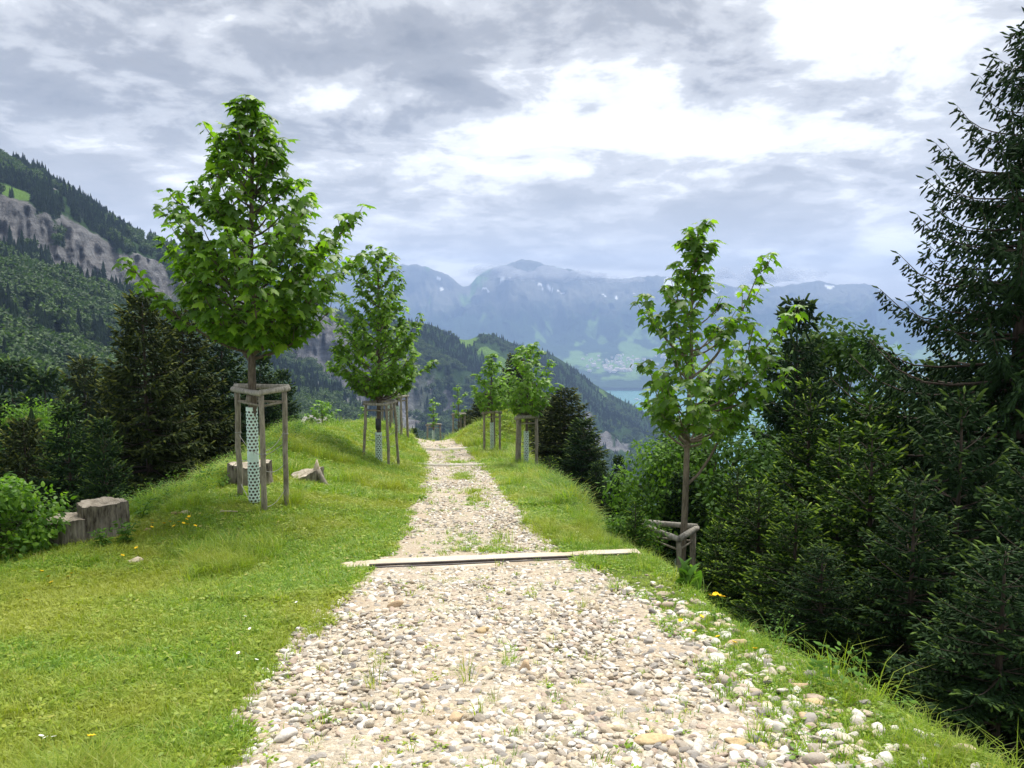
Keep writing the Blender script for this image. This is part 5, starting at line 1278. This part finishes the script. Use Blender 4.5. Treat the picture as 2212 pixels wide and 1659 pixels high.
# broad-leaved dock
dk = on(1497, 7.6); dk.x = (1497-CX)/F*7.6; r = thing('dock_plant', dk, 'clump of broad upright dock leaves on the right bank edge', 'plant'); rs = np.random.RandomState(8)
def dock_leaf(L, w):
    t = np.linspace(0, 1, 8); V = []; prof = np.sin(np.clip(t*1.05, 0, 1)*math.pi)**.7*w+.004
    for k in range(8):
        zc = L*t[k]*(1-.25*t[k]**2); yc = L*.45*t[k]**2.2
        V += [(-prof[k], yc, zc+.12*prof[k]), (0, yc-.25*prof[k], zc), (prof[k], yc, zc+.12*prof[k])]
    T = []
    for k in range(7):
        for c in range(2): p0 = k*3+c; T += [(p0, p0+1, p0+4), (p0, p0+4, p0+3)]
    return mesh_np('dock_leaf', np.array(V), np.array(T), M['shrub'], {'rnd': np.full(24, .2)}, True)
dl = [dock_leaf(.34, .045), dock_leaf(.28, .05), dock_leaf(.4, .04)]
for k in range(15): obj('leaf', dl[k % 3], r, (rs.normal(0, .06), rs.normal(0, .05), -.03), (rs.uniform(-.1, .5), 0, rs.uniform(0, 6.28)), rs.uniform(.7, 1.1))
# yellow and white flowers
M['yellow'] = material('yellow_petal', _flat((.85, .58, .02), (.75, .45, .02), 5)); M['white'] = material('white_petal', _flat((.85, .85, .82), (.75, .75, .72), 5)); M['stem'] = material('green_stem', _flat((.06, .13, .02), (.09, .17, .03), 5))
def flower_mesh(n, L, w, cup):
    b = MB()
    for k in range(n):
        a = k*6.283/n; d = np.array([math.cos(a), math.sin(a), 0]); s_ = np.array([-d[1], d[0], 0])
        b.add([(0, 0, 0), d*L*.6-s_*w+[0, 0, cup*L*.6], d*L+[0, 0, cup*L], d*L*.6+s_*w+[0, 0, cup*L*.6]], [(0, 1, 2), (0, 2, 3)])
    return b
fy = flower_mesh(7, .017, .009, .5).mesh('flower_head', M['yellow']); fw = flower_mesh(11, .012, .004, .1).mesh('flower_head', M['white'])
stm = {h: MB().tube([(0, 0, -.02), (.004, 0, h*.5), (0, .003, h)], .0018, 4).mesh('stem', M['stem']) for h in (.08, .12, .2, .3)}
def flower(px, py, h, kind, label, group, sc_=1.0, up_=0):
    p = hit(px, py); o = thing('flower', p, label, 'flower', group)
    obj('stem', stm[h], o); obj('flower_head', fy if kind == 'y' else fw, o, (0, .003, h), (.35, .2*math.sin(px), px), sc_)
rs = np.random.RandomState(64)
for i in range(13): flower(rs.uniform(325, 460), rs.uniform(1135, 1172), .12, 'y', 'yellow buttercup in the patch before the large maple guard', 'buttercups in the patch on the left lawn', 1.5)
for i, (a_, b_) in enumerate(((105, 1262), (112, 1275), (155, 1255), (148, 1262), (60, 1315), (295, 1198), (265, 1215), (90, 1250))): flower(a_, b_, .08, 'y', 'yellow buttercup scattered low on the left lawn', 'buttercups scattered on the left lawn', 1.4)
flower(198, 1625, .08, 'y', 'single yellow buttercup near the bottom left corner', 'lawn flowers', 1.3)
for i, (a_, b_) in enumerate(((90, 1622), (99, 1626), (117, 1624))): flower(a_, b_, .08, 'w', 'white daisy beside two others near the bottom left corner', 'daisies at the bottom left', 1.2)
for i, (a_, b_) in enumerate(((540, 1380), (475, 1430), (515, 1435), (555, 1450), (530, 1352), (700, 1358), (640, 1320), (620, 1352))): flower(a_, b_, .08, 'w', 'white daisy scattered in the mid lawn', 'daisies scattered in the mid lawn', 1.2)
for i, (a_, b_) in enumerate(((1545, 1335), (1553, 1338), (1560, 1340), (1535, 1338), (1590, 1330), (1605, 1340))): flower(a_, b_, .2, 'y', 'tall yellow hawkweed behind the dock leaves', 'hawkweed behind the dock leaves', 1.6)
for i, (a_, b_) in enumerate(((1500, 1400), (1550, 1412), (1470, 1375), (1630, 1440), (1585, 1425), (1515, 1365))): flower(a_, b_, .12, 'y', 'small yellow flower in the right verge grass', 'yellow flowers in the right verge', 1.2)
